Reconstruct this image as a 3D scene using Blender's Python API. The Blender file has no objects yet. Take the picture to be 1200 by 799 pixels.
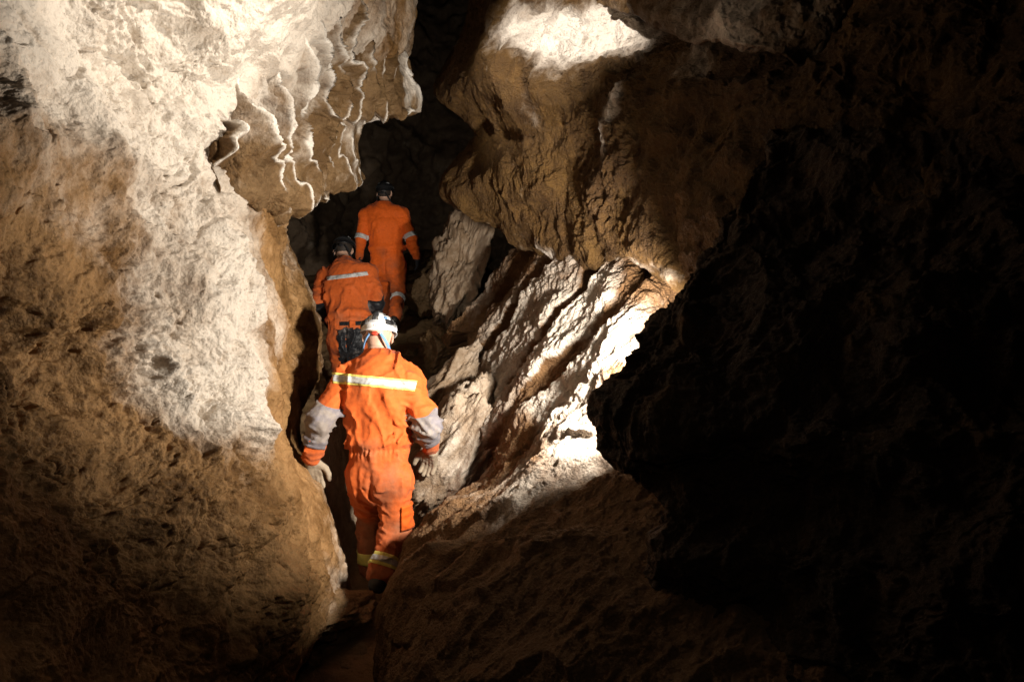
import bpy, math, random
import numpy as np
random.seed(7)
F4 = np.float32
W0, H0, FOC = 1200.0, 799.0, 867.0
PITCH = math.radians(8.0)
CP, SP = math.cos(PITCH), math.sin(PITCH)
CAM = np.array([0.0, 0.0, 2.15])

def P(u, v, d):
    """point that stands at depth d along the view, from a position in the photograph"""
    x = (u - W0 / 2) / FOC * d
    y = (H0 / 2 - v) / FOC * d
    return CAM + np.array([x, d * CP + y * SP, -d * SP + y * CP])

def PA(a):
    a = np.asarray(a, float)
    x = (a[..., 0] - W0 / 2) / FOC * a[..., 2]
    y = (H0 / 2 - a[..., 1]) / FOC * a[..., 2]
    d = a[..., 2]
    return CAM + np.stack([x, d * CP + y * SP, -d * SP + y * CP], -1)

# ------------------------------------------------------------------ scene
scn = bpy.context.scene
col = scn.collection
scn.view_settings.view_transform = 'Standard'
scn.view_settings.look = 'None'
scn.view_settings.exposure = 0
scn.view_settings.gamma = 1
scn.cycles.max_bounces = 6
scn.cycles.diffuse_bounces = 3
scn.cycles.glossy_bounces = 2
scn.cycles.sample_clamp_indirect = 4.0
try:
    scn.cycles.use_denoising = True
    scn.cycles.denoiser = 'OPENIMAGEDENOISE'
except Exception:
    pass

cam = bpy.data.cameras.new('camera')
cam.sensor_width = 36.0
cam.lens = FOC * 36.0 / W0
cam.clip_start = 0.05
cam.clip_end = 200
camo = bpy.data.objects.new('camera', cam)
camo.location = CAM
camo.rotation_euler = (math.pi / 2 - PITCH, 0, 0)
col.objects.link(camo)
scn.camera = camo

wd = bpy.data.worlds.new("World")
scn.world = wd
wd.use_nodes = True
bg = wd.node_tree.nodes['Background']
bg.inputs[0].default_value = (1.0, 0.72, 0.42, 1)
bg.inputs[1].default_value = 0.0015

# ------------------------------------------------------------------ noise
def _h(ix, iy, iz, s=0):
    h = (ix.astype(np.uint32) * np.uint32(374761393) + iy.astype(np.uint32) * np.uint32(668265263)
         + iz.astype(np.uint32) * np.uint32(2147483647) + np.uint32((s * 974711 + 12345) & 0xffffffff))
    h = (h ^ (h >> np.uint32(13))) * np.uint32(1274126177)
    h ^= h >> np.uint32(16)
    h = h * np.uint32(2246822519)
    return h ^ (h >> np.uint32(13))

_G = np.array([[1,1,0],[-1,1,0],[1,-1,0],[-1,-1,0],[1,0,1],[-1,0,1],[1,0,-1],[-1,0,-1],
               [0,1,1],[0,-1,1],[0,1,-1],[0,-1,-1],[1,1,0],[-1,1,0],[0,-1,1],[0,-1,-1]], F4)

def perlin(p, s=0):
    p = np.asarray(p, F4)
    i = np.floor(p).astype(np.int64)
    f = p - i.astype(F4)
    w = f * f * f * (f * (f * 6 - 15) + 10)
    out = np.zeros(p.shape[:-1], F4)
    for dx in (0, 1):
        wx = w[..., 0] if dx else 1 - w[..., 0]
        for dy in (0, 1):
            wy = w[..., 1] if dy else 1 - w[..., 1]
            for dz in (0, 1):
                wz = w[..., 2] if dz else 1 - w[..., 2]
                g = _G[_h(i[..., 0] + dx, i[..., 1] + dy, i[..., 2] + dz, s) & np.uint32(15)]
                dot = g[..., 0] * (f[..., 0] - dx) + g[..., 1] * (f[..., 1] - dy) + g[..., 2] * (f[..., 2] - dz)
                out += wx * wy * wz * dot
    return out

def fbm(p, o=4, s=0, gain=0.5):
    a, t = 1.0, 0
    p = np.asarray(p, F4)
    for k in range(o):
        t = t + a * perlin(p * F4(2.03 ** k) + F4(17.3 * k), s + k)
        a *= gain
    return t

def ridged(p, o=4, s=0, gain=0.5):
    a, t = 1.0, 0
    p = np.asarray(p, F4)
    for k in range(o):
        n = 1 - np.abs(perlin(p * F4(2.07 ** k) + F4(9.1 * k), s + 31 + k)) * 2
        t = t + a * n * np.abs(n)
        a *= gain
    return t

def worley(p, s=0):
    p = np.asarray(p, F4)
    i = np.floor(p).astype(np.int64)
    f = p - i.astype(F4)
    f1 = np.full(p.shape[:-1], 9, F4)
    f2 = np.full(p.shape[:-1], 9, F4)
    for dx in (-1, 0, 1):
        for dy in (-1, 0, 1):
            for dz in (-1, 0, 1):
                h = _h(i[..., 0] + dx, i[..., 1] + dy, i[..., 2] + dz, s + 77)
                jx = (h & np.uint32(1023)).astype(F4) / 1023
                jy = ((h >> np.uint32(10)) & np.uint32(1023)).astype(F4) / 1023
                jz = ((h >> np.uint32(20)) & np.uint32(1023)).astype(F4) / 1023
                d = (dx + jx - f[..., 0]) ** 2 + (dy + jy - f[..., 1]) ** 2 + (dz + jz - f[..., 2]) ** 2
                f2 = np.minimum(f2, np.maximum(f1, d))
                f1 = np.minimum(f1, d)
    return np.sqrt(f1), np.sqrt(f2)

def sstep(a, b, x):
    t = np.clip((x - a) / (b - a), 0, 1)
    return t * t * (3 - 2 * t)

# ------------------------------------------------------------------ mesh
def mesh_obj(name, V, Q, mat, parent=None, attrs=None, smooth=True):
    V = np.asarray(V, F4).reshape(-1, 3)
    Q = np.asarray(Q, np.int32)
    me = bpy.data.meshes.new(name)
    n = len(V); m = len(Q); k = Q.shape[1]
    me.vertices.add(n); me.vertices.foreach_set('co', V.ravel())
    me.loops.add(m * k); me.loops.foreach_set('vertex_index', Q.ravel())
    me.polygons.add(m)
    me.polygons.foreach_set('loop_start', np.arange(0, m * k, k, dtype=np.int32))
    me.polygons.foreach_set('loop_total', np.full(m, k, np.int32))
    me.update(calc_edges=True)
    me.validate()
    if smooth:
        me.polygons.foreach_set('use_smooth', np.ones(len(me.polygons), bool))
    for an, av in (attrs or {}).items():
        a = me.attributes.new(an, 'FLOAT', 'POINT')
        a.data.foreach_set('value', np.asarray(av, F4).ravel())
    me.materials.append(mat)
    o = bpy.data.objects.new(name, me)
    col.objects.link(o)
    if parent is not None:
        o.parent = parent
        o.matrix_parent_inverse = parent.matrix_basis.inverted()
    return o

def grid_quads(R, C, flip=False, wrap=False):
    r = np.arange(R - 1)[:, None]; c = np.arange(C if wrap else C - 1)[None]
    c2 = (c + 1) % C
    a = r * C + c; b = r * C + c2; d = (r + 1) * C + c; e = (r + 1) * C + c2
    q = np.stack([a + 0 * b, b + 0 * a, e, d], -1).reshape(-1, 4)
    return q[:, ::-1] if flip else q

def crom(A, n):
    """resample the first axis of A with a Catmull-Rom curve"""
    m = A.shape[0]
    t = np.linspace(0, m - 1, n)
    i = np.clip(np.floor(t).astype(int), 0, m - 2)
    f = (t - i).reshape((-1,) + (1,) * (A.ndim - 1))
    Ae = np.concatenate([2 * A[:1] - A[1:2], A, 2 * A[-1:] - A[-2:-1]], 0)
    p0, p1, p2, p3 = Ae[i], Ae[i + 1], Ae[i + 2], Ae[i + 3]
    return 0.5 * (2 * p1 + (p2 - p0) * f + (2 * p0 - 5 * p1 + 4 * p2 - p3) * f ** 2 + (3 * p1 - p0 - 3 * p2 + p3) * f ** 3)

def grad_normals(G):
    du = np.gradient(G, axis=1); dv = np.gradient(G, axis=0)
    n = np.cross(du, dv)
    return n / (np.linalg.norm(n, axis=-1, keepdims=True) + 1e-9)

def blobs_field(X, blobs):
    f = np.zeros(X.shape[:-1], F4)
    for (u, v, d, r, w) in blobs:
        c = P(u, v, d)
        f += w * np.exp(-((X - c) ** 2).sum(-1) / (r * r)).astype(F4)
    return f

def setk(o, label=None, cat=None, kind=None, group=None):
    if label: o['label'] = label
    if cat: o['category'] = cat
    if kind: o['kind'] = kind
    if group: o['group'] = group
    return o

from concurrent.futures import ThreadPoolExecutor
_EX = ThreadPoolExecutor(4)
def pmap(fn, X, ch=24000):
    """apply fn to the points of X in pieces, a few at a time"""
    sh = X.shape[:-1]; F = X.reshape(-1, X.shape[-1])
    out = list(_EX.map(fn, [F[i:i + ch] for i in range(0, len(F), ch)]))
    r = np.concatenate(out, 0)
    return r.reshape(sh + r.shape[1:])

def sheet(name, rows, R, C, mat, disp, pale=(), warp=0.03, base_pale=0.0, seed=0, taper=None):
    A = PA(rows)
    G = crom(A, R)
    G = np.swapaxes(crom(np.swapaxes(G, 0, 1), C), 0, 1)
    n = grad_normals(G)
    s = np.sign(np.sum((CAM - G) * n))
    n = n * s
    X = G.astype(F4)
    st = np.stack(np.meshgrid(np.linspace(0, 1, R), np.linspace(0, 1, C), indexing='ij'), -1).astype(F4)
    def work(Z):
        Xc, sc = Z[:, :3], Z[:, 3:5]
        dd = disp(Xc, sc)
        px = 0
        if isinstance(dd, tuple): dd, px = dd
        wv = np.stack([fbm(Xc * 4 + 3.1, 4, seed + 50), fbm(Xc * 4 + 7.7, 4, seed + 60), fbm(Xc * 4 + 11.9, 4, seed + 70)], -1)
        pf = px + base_pale + blobs_field(Xc, pale) + 0.5 * fbm(Xc * 2.2 + 5, 5, seed + 90, 0.6)
        return np.concatenate([dd[:, None], wv * warp, pf[:, None]], 1)
    Rz = pmap(work, np.concatenate([X, st], -1))
    dd = Rz[..., 0] - np.median(Rz[..., 0])
    if taper is not None: dd = dd * taper(st[..., 0], st[..., 1])
    Y = X + n * dd[..., None] + Rz[..., 1:4]
    pf = np.clip(Rz[..., 4], -0.8, 1.3)
    o = mesh_obj(name, Y, grid_quads(R, C, flip=(s < 0)), mat, attrs={'pale': pf})
    return o

# ------------------------------------------------------------------ materials
def nt(name):
    m = bpy.data.materials.new(name); m.use_nodes = True
    t = m.node_tree
    return m, t, t.nodes['Principled BSDF'], t.nodes, t.links

def rock_mat(name, brown=(0.12, 0.056, 0.014), tan=(0.31, 0.170, 0.066), pale=(0.63, 0.545, 0.45), bump=0.6, stretch=(1, 1, 1), rot=(0, 0, 0), rough=0.8):
    m, t, b, N, L = nt(name)
    tc = N.new('ShaderNodeNewGeometry')
    mp = N.new('ShaderNodeMapping')
    mp.inputs['Scale'].default_value = stretch; mp.inputs['Rotation'].default_value = rot
    L.new(tc.outputs['Position'], mp.inputs[0])
    def noise(sc, det, rgh=0.6, src=mp):
        n = N.new('ShaderNodeTexNoise'); n.inputs['Scale'].default_value = sc
        n.inputs['Detail'].default_value = det; n.inputs['Roughness'].default_value = rgh
        L.new(src.outputs[0], n.inputs['Vector']); return n.outputs[0]
    def mix(a, c, f):
        x = N.new('ShaderNodeMix'); x.data_type = 'RGBA'
        for i, v in ((0, f), (6, a), (7, c)):
            if isinstance(v, (tuple, float, int)):
                x.inputs[i].default_value = v if i == 0 else (*v, 1)
            else: L.new(v, x.inputs[i])
        return x.outputs[2]
    def ramp(v, a, c):
        r = N.new('ShaderNodeMapRange'); r.interpolation_type = 'SMOOTHSTEP'
        r.inputs[1].default_value = a; r.inputs[2].default_value = c
        L.new(v, r.inputs[0]); return r.outputs[0]
    def math_(op, a, c):
        x = N.new('ShaderNodeMath'); x.operation = op
        for i, v in ((0, a), (1, c)):
            if isinstance(v, (float, int)): x.inputs[i].default_value = v
            else: L.new(v, x.inputs[i])
        return x.outputs[0]
    n1 = noise(3.0, 6, 0.6); n2 = noise(16, 6, 0.7); n3 = noise(60, 6, 0.7); n4 = noise(230, 3, 0.6)
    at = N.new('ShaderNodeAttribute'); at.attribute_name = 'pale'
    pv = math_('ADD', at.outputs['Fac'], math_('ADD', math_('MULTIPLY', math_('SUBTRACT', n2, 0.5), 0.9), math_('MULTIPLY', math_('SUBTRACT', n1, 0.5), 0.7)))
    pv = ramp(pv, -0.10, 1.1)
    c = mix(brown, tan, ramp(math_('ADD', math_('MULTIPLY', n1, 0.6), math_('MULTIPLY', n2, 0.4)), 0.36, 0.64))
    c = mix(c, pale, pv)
    dk = tuple(x * 0.35 for x in brown)
    spots = ramp(n3, 0.56, 0.70)
    c = mix(c, dk, math_('MULTIPLY', spots, 0.55))
    red = mix(c, (0.26, 0.13, 0.035), math_('MULTIPLY', ramp(noise(5.5, 5), 0.52, 0.72), 0.18))
    L.new(red, b.inputs['Base Color'])
    L.new(ramp(n3, 0.2, 1.0), b.inputs['Roughness'])
    rr = N.new('ShaderNodeMapRange'); rr.inputs[1].default_value = 0.3; rr.inputs[2].default_value = 0.75; rr.inputs[3].default_value = rough + 0.15; rr.inputs[4].default_value = rough - 0.5
    L.new(n4, rr.inputs[0]); L.new(rr.outputs[0], b.inputs['Roughness'])
    b.inputs['Specular IOR Level'].default_value = 0.25
    vo = N.new('ShaderNodeTexVoronoi'); vo.inputs['Scale'].default_value = 75; vo.inputs['Randomness'].default_value = 1
    L.new(mp.outputs[0], vo.inputs['Vector'])
    hgt = math_('ADD', math_('MULTIPLY', n2, 0.7), math_('ADD', math_('MULTIPLY', n3, 0.45), math_('ADD', math_('MULTIPLY', n4, 0.22), math_('MULTIPLY', vo.outputs['Distance'], -0.25))))
    bp = N.new('ShaderNodeBump'); bp.inputs['Strength'].default_value = bump; bp.inputs['Distance'].default_value = 0.035
    L.new(hgt, bp.inputs['Height']); L.new(bp.outputs[0], b.inputs['Normal'])
    return m

def cloth_mat(name, c, dirt=(0.16, 0.11, 0.075), amt=0.5, rough=0.75, wr=0.3, lo=0.55, hi=0.75, mud=False):
    m, t, b, N, L = nt(name)
    tc = N.new('ShaderNodeNewGeometry')
    n1 = N.new('ShaderNodeTexNoise'); n1.inputs['Scale'].default_value = 7; n1.inputs['Detail'].default_value = 8; n1.inputs['Roughness'].default_value = 0.65
    n2 = N.new('ShaderNodeTexNoise'); n2.inputs['Scale'].default_value = 45; n2.inputs['Detail'].default_value = 5
    n3 = N.new('ShaderNodeTexNoise'); n3.inputs['Scale'].default_value = 500; n3.inputs['Detail'].default_value = 2
    for n in (n1, n2, n3): L.new(tc.outputs['Position'], n.inputs['Vector'])
    r = N.new('ShaderNodeMapRange'); r.interpolation_type = 'SMOOTHSTEP'
    r.inputs[1].default_value = lo; r.inputs[2].default_value = hi; r.inputs[4].default_value = amt
    L.new(n1.outputs[0], r.inputs[0])
    fac = r.outputs[0]
    if mud:
        at = N.new('ShaderNodeAttribute'); at.attribute_name = 'mud'
        m1 = N.new('ShaderNodeMath'); m1.operation = 'MULTIPLY_ADD'; m1.inputs[1].default_value = 1.6; m1.inputs[2].default_value = -0.8
        L.new(n1.outputs[0], m1.inputs[0])
        m2 = N.new('ShaderNodeMath'); m2.operation = 'ADD'; L.new(m1.outputs[0], m2.inputs[0]); L.new(at.outputs['Fac'], m2.inputs[1])
        m3 = N.new('ShaderNodeMapRange'); m3.interpolation_type = 'SMOOTHSTEP'; m3.inputs[1].default_value = 0.15; m3.inputs[2].default_value = 1.1; m3.inputs[4].default_value = 0.75
        L.new(m2.outputs[0], m3.inputs[0])
        m4 = N.new('ShaderNodeMath'); m4.operation = 'MAXIMUM'; L.new(m3.outputs[0], m4.inputs[0]); L.new(fac, m4.inputs[1]); fac = m4.outputs[0]
    x = N.new('ShaderNodeMix'); x.data_type = 'RGBA'
    L.new(fac, x.inputs[0]); x.inputs[6].default_value = (*c, 1); x.inputs[7].default_value = (*dirt, 1)
    y = N.new('ShaderNodeMix'); y.data_type = 'RGBA'; y.blend_type = 'MULTIPLY'; y.inputs[0].default_value = 0.5
    rr = N.new('ShaderNodeMapRange'); rr.inputs[1].default_value = 0.3; rr.inputs[2].default_value = 0.7; rr.inputs[3].default_value = 0.6
    L.new(n2.outputs[0], rr.inputs[0]); L.new(x.outputs[2], y.inputs[6]); L.new(rr.outputs[0], y.inputs[7])
    L.new(y.outputs[2], b.inputs['Base Color'])
    b.inputs['Roughness'].default_value = rough
    b.inputs['Specular IOR Level'].default_value = 0.2
    b.inputs['Sheen Weight'].default_value = 0.05
    ad = N.new('ShaderNodeMath'); ad.operation = 'MULTIPLY_ADD'; ad.inputs[1].default_value = 0.15
    L.new(n3.outputs[0], ad.inputs[0]); L.new(n2.outputs[0], ad.inputs[2])
    bp = N.new('ShaderNodeBump'); bp.inputs['Strength'].default_value = wr; bp.inputs['Distance'].default_value = 0.008
    L.new(ad.outputs[0], bp.inputs['Height']); L.new(bp.outputs[0], b.inputs['Normal'])
    return m

def plain(name, c, rough=0.5, var=0.25, spec=0.4, sc=40, metal=0.0):
    m, t, b, N, L = nt(name)
    tc = N.new('ShaderNodeNewGeometry')
    n1 = N.new('ShaderNodeTexNoise'); n1.inputs['Scale'].default_value = sc; n1.inputs['Detail'].default_value = 6
    L.new(tc.outputs['Position'], n1.inputs['Vector'])
    r = N.new('ShaderNodeMapRange'); r.inputs[1].default_value = 0.3; r.inputs[2].default_value = 0.7
    r.inputs[3].default_value = 1 - var; r.inputs[4].default_value = 1.0
    L.new(n1.outputs[0], r.inputs[0])
    x = N.new('ShaderNodeMix'); x.data_type = 'RGBA'; x.blend_type = 'MULTIPLY'; x.inputs[0].default_value = 1
    x.inputs[6].default_value = (*c, 1); L.new(r.outputs[0], x.inputs[7])
    L.new(x.outputs[2], b.inputs['Base Color'])
    b.inputs['Roughness'].default_value = rough; b.inputs['Specular IOR Level'].default_value = spec
    b.inputs['Metallic'].default_value = metal
    return m

M = {}
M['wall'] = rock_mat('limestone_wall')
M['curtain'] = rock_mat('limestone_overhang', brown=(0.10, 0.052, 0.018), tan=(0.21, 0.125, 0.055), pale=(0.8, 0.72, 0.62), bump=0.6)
M['right'] = rock_mat('shade_toned_limestone', brown=(0.048, 0.022, 0.005), tan=(0.095, 0.048, 0.011), pale=(0.72, 0.63, 0.54), bump=0.9)  # low albedo puts the unlit look of the right wall into its colour
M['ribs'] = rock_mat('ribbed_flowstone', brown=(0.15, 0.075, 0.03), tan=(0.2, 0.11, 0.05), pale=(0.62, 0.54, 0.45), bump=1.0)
M['dark'] = rock_mat('shade_darkened_rock', brown=(0.026, 0.014, 0.006), tan=(0.05, 0.027, 0.012), bump=0.8)  # near-black albedo stands in for the shade on the buttress
M['rear'] = rock_mat('chamber_rock', brown=(0.10, 0.065, 0.04), tan=(0.2, 0.14, 0.09), bump=0.7)
M['floor'] = rock_mat('clay_floor', brown=(0.17, 0.10, 0.042), tan=(0.28, 0.175, 0.09), pale=(0.3, 0.22, 0.15), bump=0.6)
M['stone'] = rock_mat('tan_boulder_rock', brown=(0.2, 0.13, 0.075), tan=(0.34, 0.25, 0.17), bump=0.6)
M['orange'] = cloth_mat('orange_cloth', (0.60, 0.115, 0.020), dirt=(0.24, 0.13, 0.075), amt=0.25, mud=True)
M['orange_dirty'] = cloth_mat('deep_orange_cloth', (0.72, 0.115, 0.010), dirt=(0.2, 0.07, 0.03), amt=0.35, mud=True)
M['patch'] = cloth_mat('grey_patch_cloth', (0.19, 0.17, 0.185), dirt=(0.30, 0.25, 0.20), amt=0.7, lo=0.42, hi=0.6)
M['black_patch'] = cloth_mat('black_patch_cloth', (0.012, 0.012, 0.014), dirt=(0.22, 0.19, 0.17), amt=0.6, rough=0.45, lo=0.52, hi=0.66)
M['belt'] = cloth_mat('black_belt', (0.012, 0.012, 0.013), amt=0.1)
M['silver'] = plain('silver_reflective_tape', (0.62, 0.62, 0.60), 0.35, 0.45, sc=22)
M['yellow'] = plain('yellow_trim', (0.80, 0.72, 0.18), 0.6, 0.15)
M['skin'] = plain('skin', (0.60, 0.36, 0.25), 0.55, 0.25, sc=25)
M['hair'] = plain('short_hair', (0.04, 0.028, 0.02), 0.7, 0.4, sc=200)
M['white_shell'] = plain('white_helmet_plastic', (0.80, 0.80, 0.79), 0.3, 0.18, 0.5, sc=18)
M['black_shell'] = plain('black_helmet_plastic', (0.014, 0.014, 0.015), 0.3, 0.3, 0.5)
M['strap'] = cloth_mat('dark_strap', (0.03, 0.03, 0.032), dirt=(0.35, 0.33, 0.3), amt=0.7, lo=0.5, hi=0.62)
M['grey_strap'] = cloth_mat('grey_strap', (0.45, 0.45, 0.46), amt=0.3)
M['blue'] = cloth_mat('blue_webbing', (0.16, 0.32, 0.58), amt=0.15)
M['red'] = plain('red_dial', (0.5, 0.06, 0.03), 0.4)
M['glove'] = cloth_mat('muddy_glove', (0.34, 0.27, 0.19), dirt=(0.16, 0.11, 0.07), amt=0.7, lo=0.48, hi=0.62)
M['black_glove'] = cloth_mat('black_glove', (0.02, 0.02, 0.022), amt=0.3)
M['boot'] = plain('black_boot_rubber', (0.02, 0.016, 0.013), 0.55, 0.5)
M['metal'] = plain('lamp_metal', (0.35, 0.35, 0.36), 0.35, 0.2, metal=0.9)



# ------------------------------------------------------------------ the cave
def rough_rock(q, s, cracks=0.03, o=7):
    """broken limestone: rough and smooth areas, pits and a few cracks"""
    w = q + 0.10 * np.stack([perlin(q * 3 + s), perlin(q * 3 + s + 7), perlin(q * 3 + s + 13)], -1)
    m = sstep(-0.25, 0.35, fbm(q * 0.9 + s, 2, s))
    f = fbm(w * 3.2, o, s + 1, 0.58) * (0.035 + 0.045 * m)
    b1, b2 = worley(w * 9 + fbm(q * 14, 2, s + 8)[..., None] * 0.5, s + 40)
    f = f - np.minimum(b1, 0.8) ** 2 * 0.018 * (0.2 + m) + 0.008 * sstep(0.25, 0.0, b2 - b1) * -m
    f = f + np.abs(perlin(q * 45 + s)) * 0.007 + perlin(q * 95 + s) * 0.003
    r = (ridged(w * 3.5, 3, s + 2, 0.45) - 0.6) * 0.016 * (0.3 + m)
    c = np.abs(perlin(w * np.array([1.6, 1.6, 2.4], F4) + 3 * s))
    cm = sstep(0.0, 0.3, perlin(q * 1.3 + s + 3))
    cr = -cracks * np.maximum(1 - c * 22, 0) * cm
    pit = -0.022 * sstep(0.22, 0.45, fbm(w * 9, 3, s + 5)) * (0.3 + m)
    return f + r + cr + pit

def d_wall(X, st):
    q = X * F4(1)
    big = fbm(q * 1.1, 3, 1) * 0.16
    # dissolution hollows high on the wall, rough broken rock lower down
    f1, f2 = worley(q * np.array([3.0, 3.0, 4.5], F4) + 0.6 * np.stack([fbm(q * 2.5, 2, 9), fbm(q * 2.5 + 4, 2, 10), fbm(q * 2.5 + 8, 2, 11)], -1), 3)
    hi = sstep(1.9, 2.7, q[..., 2])
    nearl = sstep(-1.35, -1.75, q[..., 0] + 0.25 * perlin(q * 1.7 + 6))
    holes = -0.055 * sstep(0.12, 0.40, fbm(q * np.array([5, 5, 9], F4) + 2, 4, 17)) * nearl * (1 - hi * 0.6)
    return big + holes + rough_rock(q, 2) * (1 - 0.35 * hi) * (1 + 0.35 * nearl) + np.minimum(f1, 0.9) ** 2 * 0.045 * (0.25 + hi)

# left wall: from beside the camera to the corner behind the middle caver
LW = [
 [(-420,-240,1.6),(-150,-240,2.1),(50,-240,2.4),(200,-240,2.7),(330,-240,3.1),(420,-240,3.9),(450,-240,4.9),(485,-240,6.2),(440,-240,8.5)],
 [(-420,-60,1.5),(-150,-60,2.05),(50,-60,2.55),(200,-60,2.95),(320,-60,3.3),(400,-60,3.9),(440,-60,4.8),(482,-60,6.2),(440,-60,8.5)],
 [(-420,60,1.45),(-150,60,2.0),(50,60,2.6),(190,60,3.15),(285,60,3.5),(355,60,4.3),(430,60,5.0),(478,60,6.2),(440,60,8.5)],
 [(-420,150,1.4),(-150,150,1.9),(45,150,2.5),(170,150,3.05),(248,150,3.48),(285,150,4.1),(335,150,5.0),(380,155,6.2),(380,160,8.5)],
 [(-420,240,1.35),(-150,240,1.8),(40,240,2.35),(160,240,2.9),(262,240,3.42),(294,245,4.0),(316,250,4.7),(330,255,5.6),(310,255,7.8)],
 [(-420,330,1.3),(-150,330,1.75),(40,330,2.3),(160,330,2.85),(275,330,3.35),(312,330,3.8),(338,330,4.6),(358,335,5.6),(340,335,7.6)],
 [(-420,420,1.3),(-150,420,1.75),(40,420,2.3),(160,420,2.85),(280,420,3.4),(325,425,3.85),(352,425,4.6),(376,425,5.5),(360,425,7.4)],
 [(-420,500,1.3),(-150,500,1.75),(40,500,2.25),(160,500,2.75),(265,500,3.25),(308,500,3.7),(332,505,4.3),(349,505,5.1),(335,505,6.8)],
 [(-420,590,1.25),(-150,590,1.7),(40,590,2.15),(150,590,2.55),(250,590,2.95),(310,590,3.45),(350,590,3.95),(383,595,4.5),(378,595,5.8)],
 [(-420,690,1.2),(-150,690,1.6),(40,690,2.05),(140,690,2.4),(230,690,2.75),(300,690,3.2),(355,690,3.7),(404,690,4.3),(400,690,5.4)],
 [(-420,800,1.15),(-150,800,1.55),(40,800,1.95),(130,800,2.25),(210,800,2.55),(262,800,2.9),(306,800,3.2),(336,800,3.5),(352,800,4.4)],
 [(-420,960,1.1),(-150,960,1.45),(40,960,1.85),(130,960,2.1),(200,960,2.35),(250,960,2.6),(290,960,2.9),(330,960,3.1),(360,960,3.8)],
]
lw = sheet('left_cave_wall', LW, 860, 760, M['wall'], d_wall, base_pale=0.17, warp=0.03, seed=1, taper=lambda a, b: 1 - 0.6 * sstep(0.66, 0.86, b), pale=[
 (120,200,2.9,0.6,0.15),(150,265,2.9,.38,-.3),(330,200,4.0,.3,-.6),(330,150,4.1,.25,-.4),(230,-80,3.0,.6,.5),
 (230,40,3.2,0.75,0.9),(380,40,4.0,0.6,0.8),(100,-60,2.7,0.6,0.7),(230,150,3.3,0.5,0.3),(180,430,3.0,0.34,0.75),(250,480,3.3,0.32,0.75),(290,400,3.5,0.35,0.5),  # upper blobs paint the blown-out glow; the mid-wall ones are calcite
 (260,300,3.3,0.4,0.12),(20,200,2.3,0.5,-0.05),(40,420,2.3,0.55,-0.5),(60,600,2.1,0.8,-0.8),(250,680,2.8,0.6,-0.7),(330,660,3.6,0.4,-0.5),(348,330,4.6,.38,-.55),(368,430,5.0,.42,-.55),(340,480,4.2,.3,-.45),(335,570,3.9,.42,-1.0),(330,500,4.0,.25,-.4),(20,760,2.0,.6,-.6),(295,300,3.5,.2,.35),(305,400,3.6,.2,.3),(150,560,2.6,.35,-.3),(-50,100,2.2,.4,-.15)])  # negative blobs colour in the shade of the side face and lower left
setk(lw, 'pale and brown eroded limestone wall beside the three cavers, brightest near its top', 'cave wall', 'structure')

# overhang with scalloped lips that hangs off the left wall
def d_cur(X, st):
    q = X * F4(1)
    wq = q + 0.16 * np.stack([fbm(q * 2.6, 3, 21), fbm(q * 2.6 + 5, 3, 22), fbm(q * 2.6 + 9, 3, 23)], -1)
    t = (wq[..., 0] * 0.85 + wq[..., 1] * 0.45 + wq[..., 2] * 0.38) * 5.4
    saw = t - np.floor(t)
    lip = np.where(saw < 0.90, saw ** 2.2, (1 - saw) / 0.10 * 0.79) * 0.22
    t2 = (wq[..., 0] * 0.85 + wq[..., 1] * 0.45 + wq[..., 2] * 0.30 + 0.05 * perlin(q * 6 + 4)) * 14
    saw2 = t2 - np.floor(t2)
    lip = lip + np.where(saw2 < 0.85, saw2 ** 1.8, (1 - saw2) / 0.15 * 0.75) * 0.05 * sstep(-0.2, 0.3, perlin(q * 2.3 + 8))
    f1, f2 = worley(q * 4.0, 13)
    rim_paint = np.exp(-((saw - 0.89) / 0.045) ** 2) * sstep(-0.25, 0.15, perlin(q * 4 + 2)) * 1.2  # pale colour along the lips imitates bright rim light
    edge = np.exp(-((st[..., 1] - 0.80) / 0.05) ** 2) * 0.7 * sstep(-0.2, 0.15, perlin(q * 5 + 8))  # rim light painted along the overhang's outer edge
    return lip * 0.9 + fbm(q * 1.5, 2, 11) * 0.10 + np.minimum(f1, 0.9) ** 2 * 0.08 + rough_rock(q, 15) * 0.8, rim_paint + edge
CU = [
 [(230,-240,4.2),(330,-240,4.0),(380,-240,4.3),(415,-240,4.8),(445,-240,5.4),(476,-240,6.0),(464,-240,7.2)],
 [(250,-20,4.2),(340,-20,4.05),(385,-20,4.4),(415,-20,4.9),(440,-20,5.4),(474,-20,6.0),(464,-20,7.2)],
 [(270,70,4.2),(330,70,3.95),(370,70,4.3),(405,70,4.8),(440,70,5.3),(476,70,5.9),(468,70,7.0)],
 [(236,100,3.62),(286,106,3.70),(338,112,4.05),(385,115,4.7),(430,124,5.2),(484,128,5.7),(482,121,6.6)],
 [(234,140,3.58),(280,145,3.62),(330,145,4.05),(370,145,4.7),(398,143,5.1),(424,142,5.5),(420,138,6.6)],
 [(240,190,3.58),(286,195,3.66),(330,190,4.1),(364,190,4.7),(390,188,5.1),(418,188,5.5),(414,182,6.6)],
 [(256,232,3.68),(298,244,3.82),(338,242,4.25),(364,230,4.8),(390,224,5.2),(424,214,5.6),(418,202,6.6)],
 [(290,222,4.6),(312,238,4.7),(342,242,5.0),(368,224,5.6),(392,214,5.9),(415,204,6.2),(410,192,7.0)],
 [(320,195,6.6),(335,195,6.6),(348,195,6.8),(368,190,7.0),(388,185,7.2),(410,180,7.4),(405,175,8.0)],
]
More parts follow.
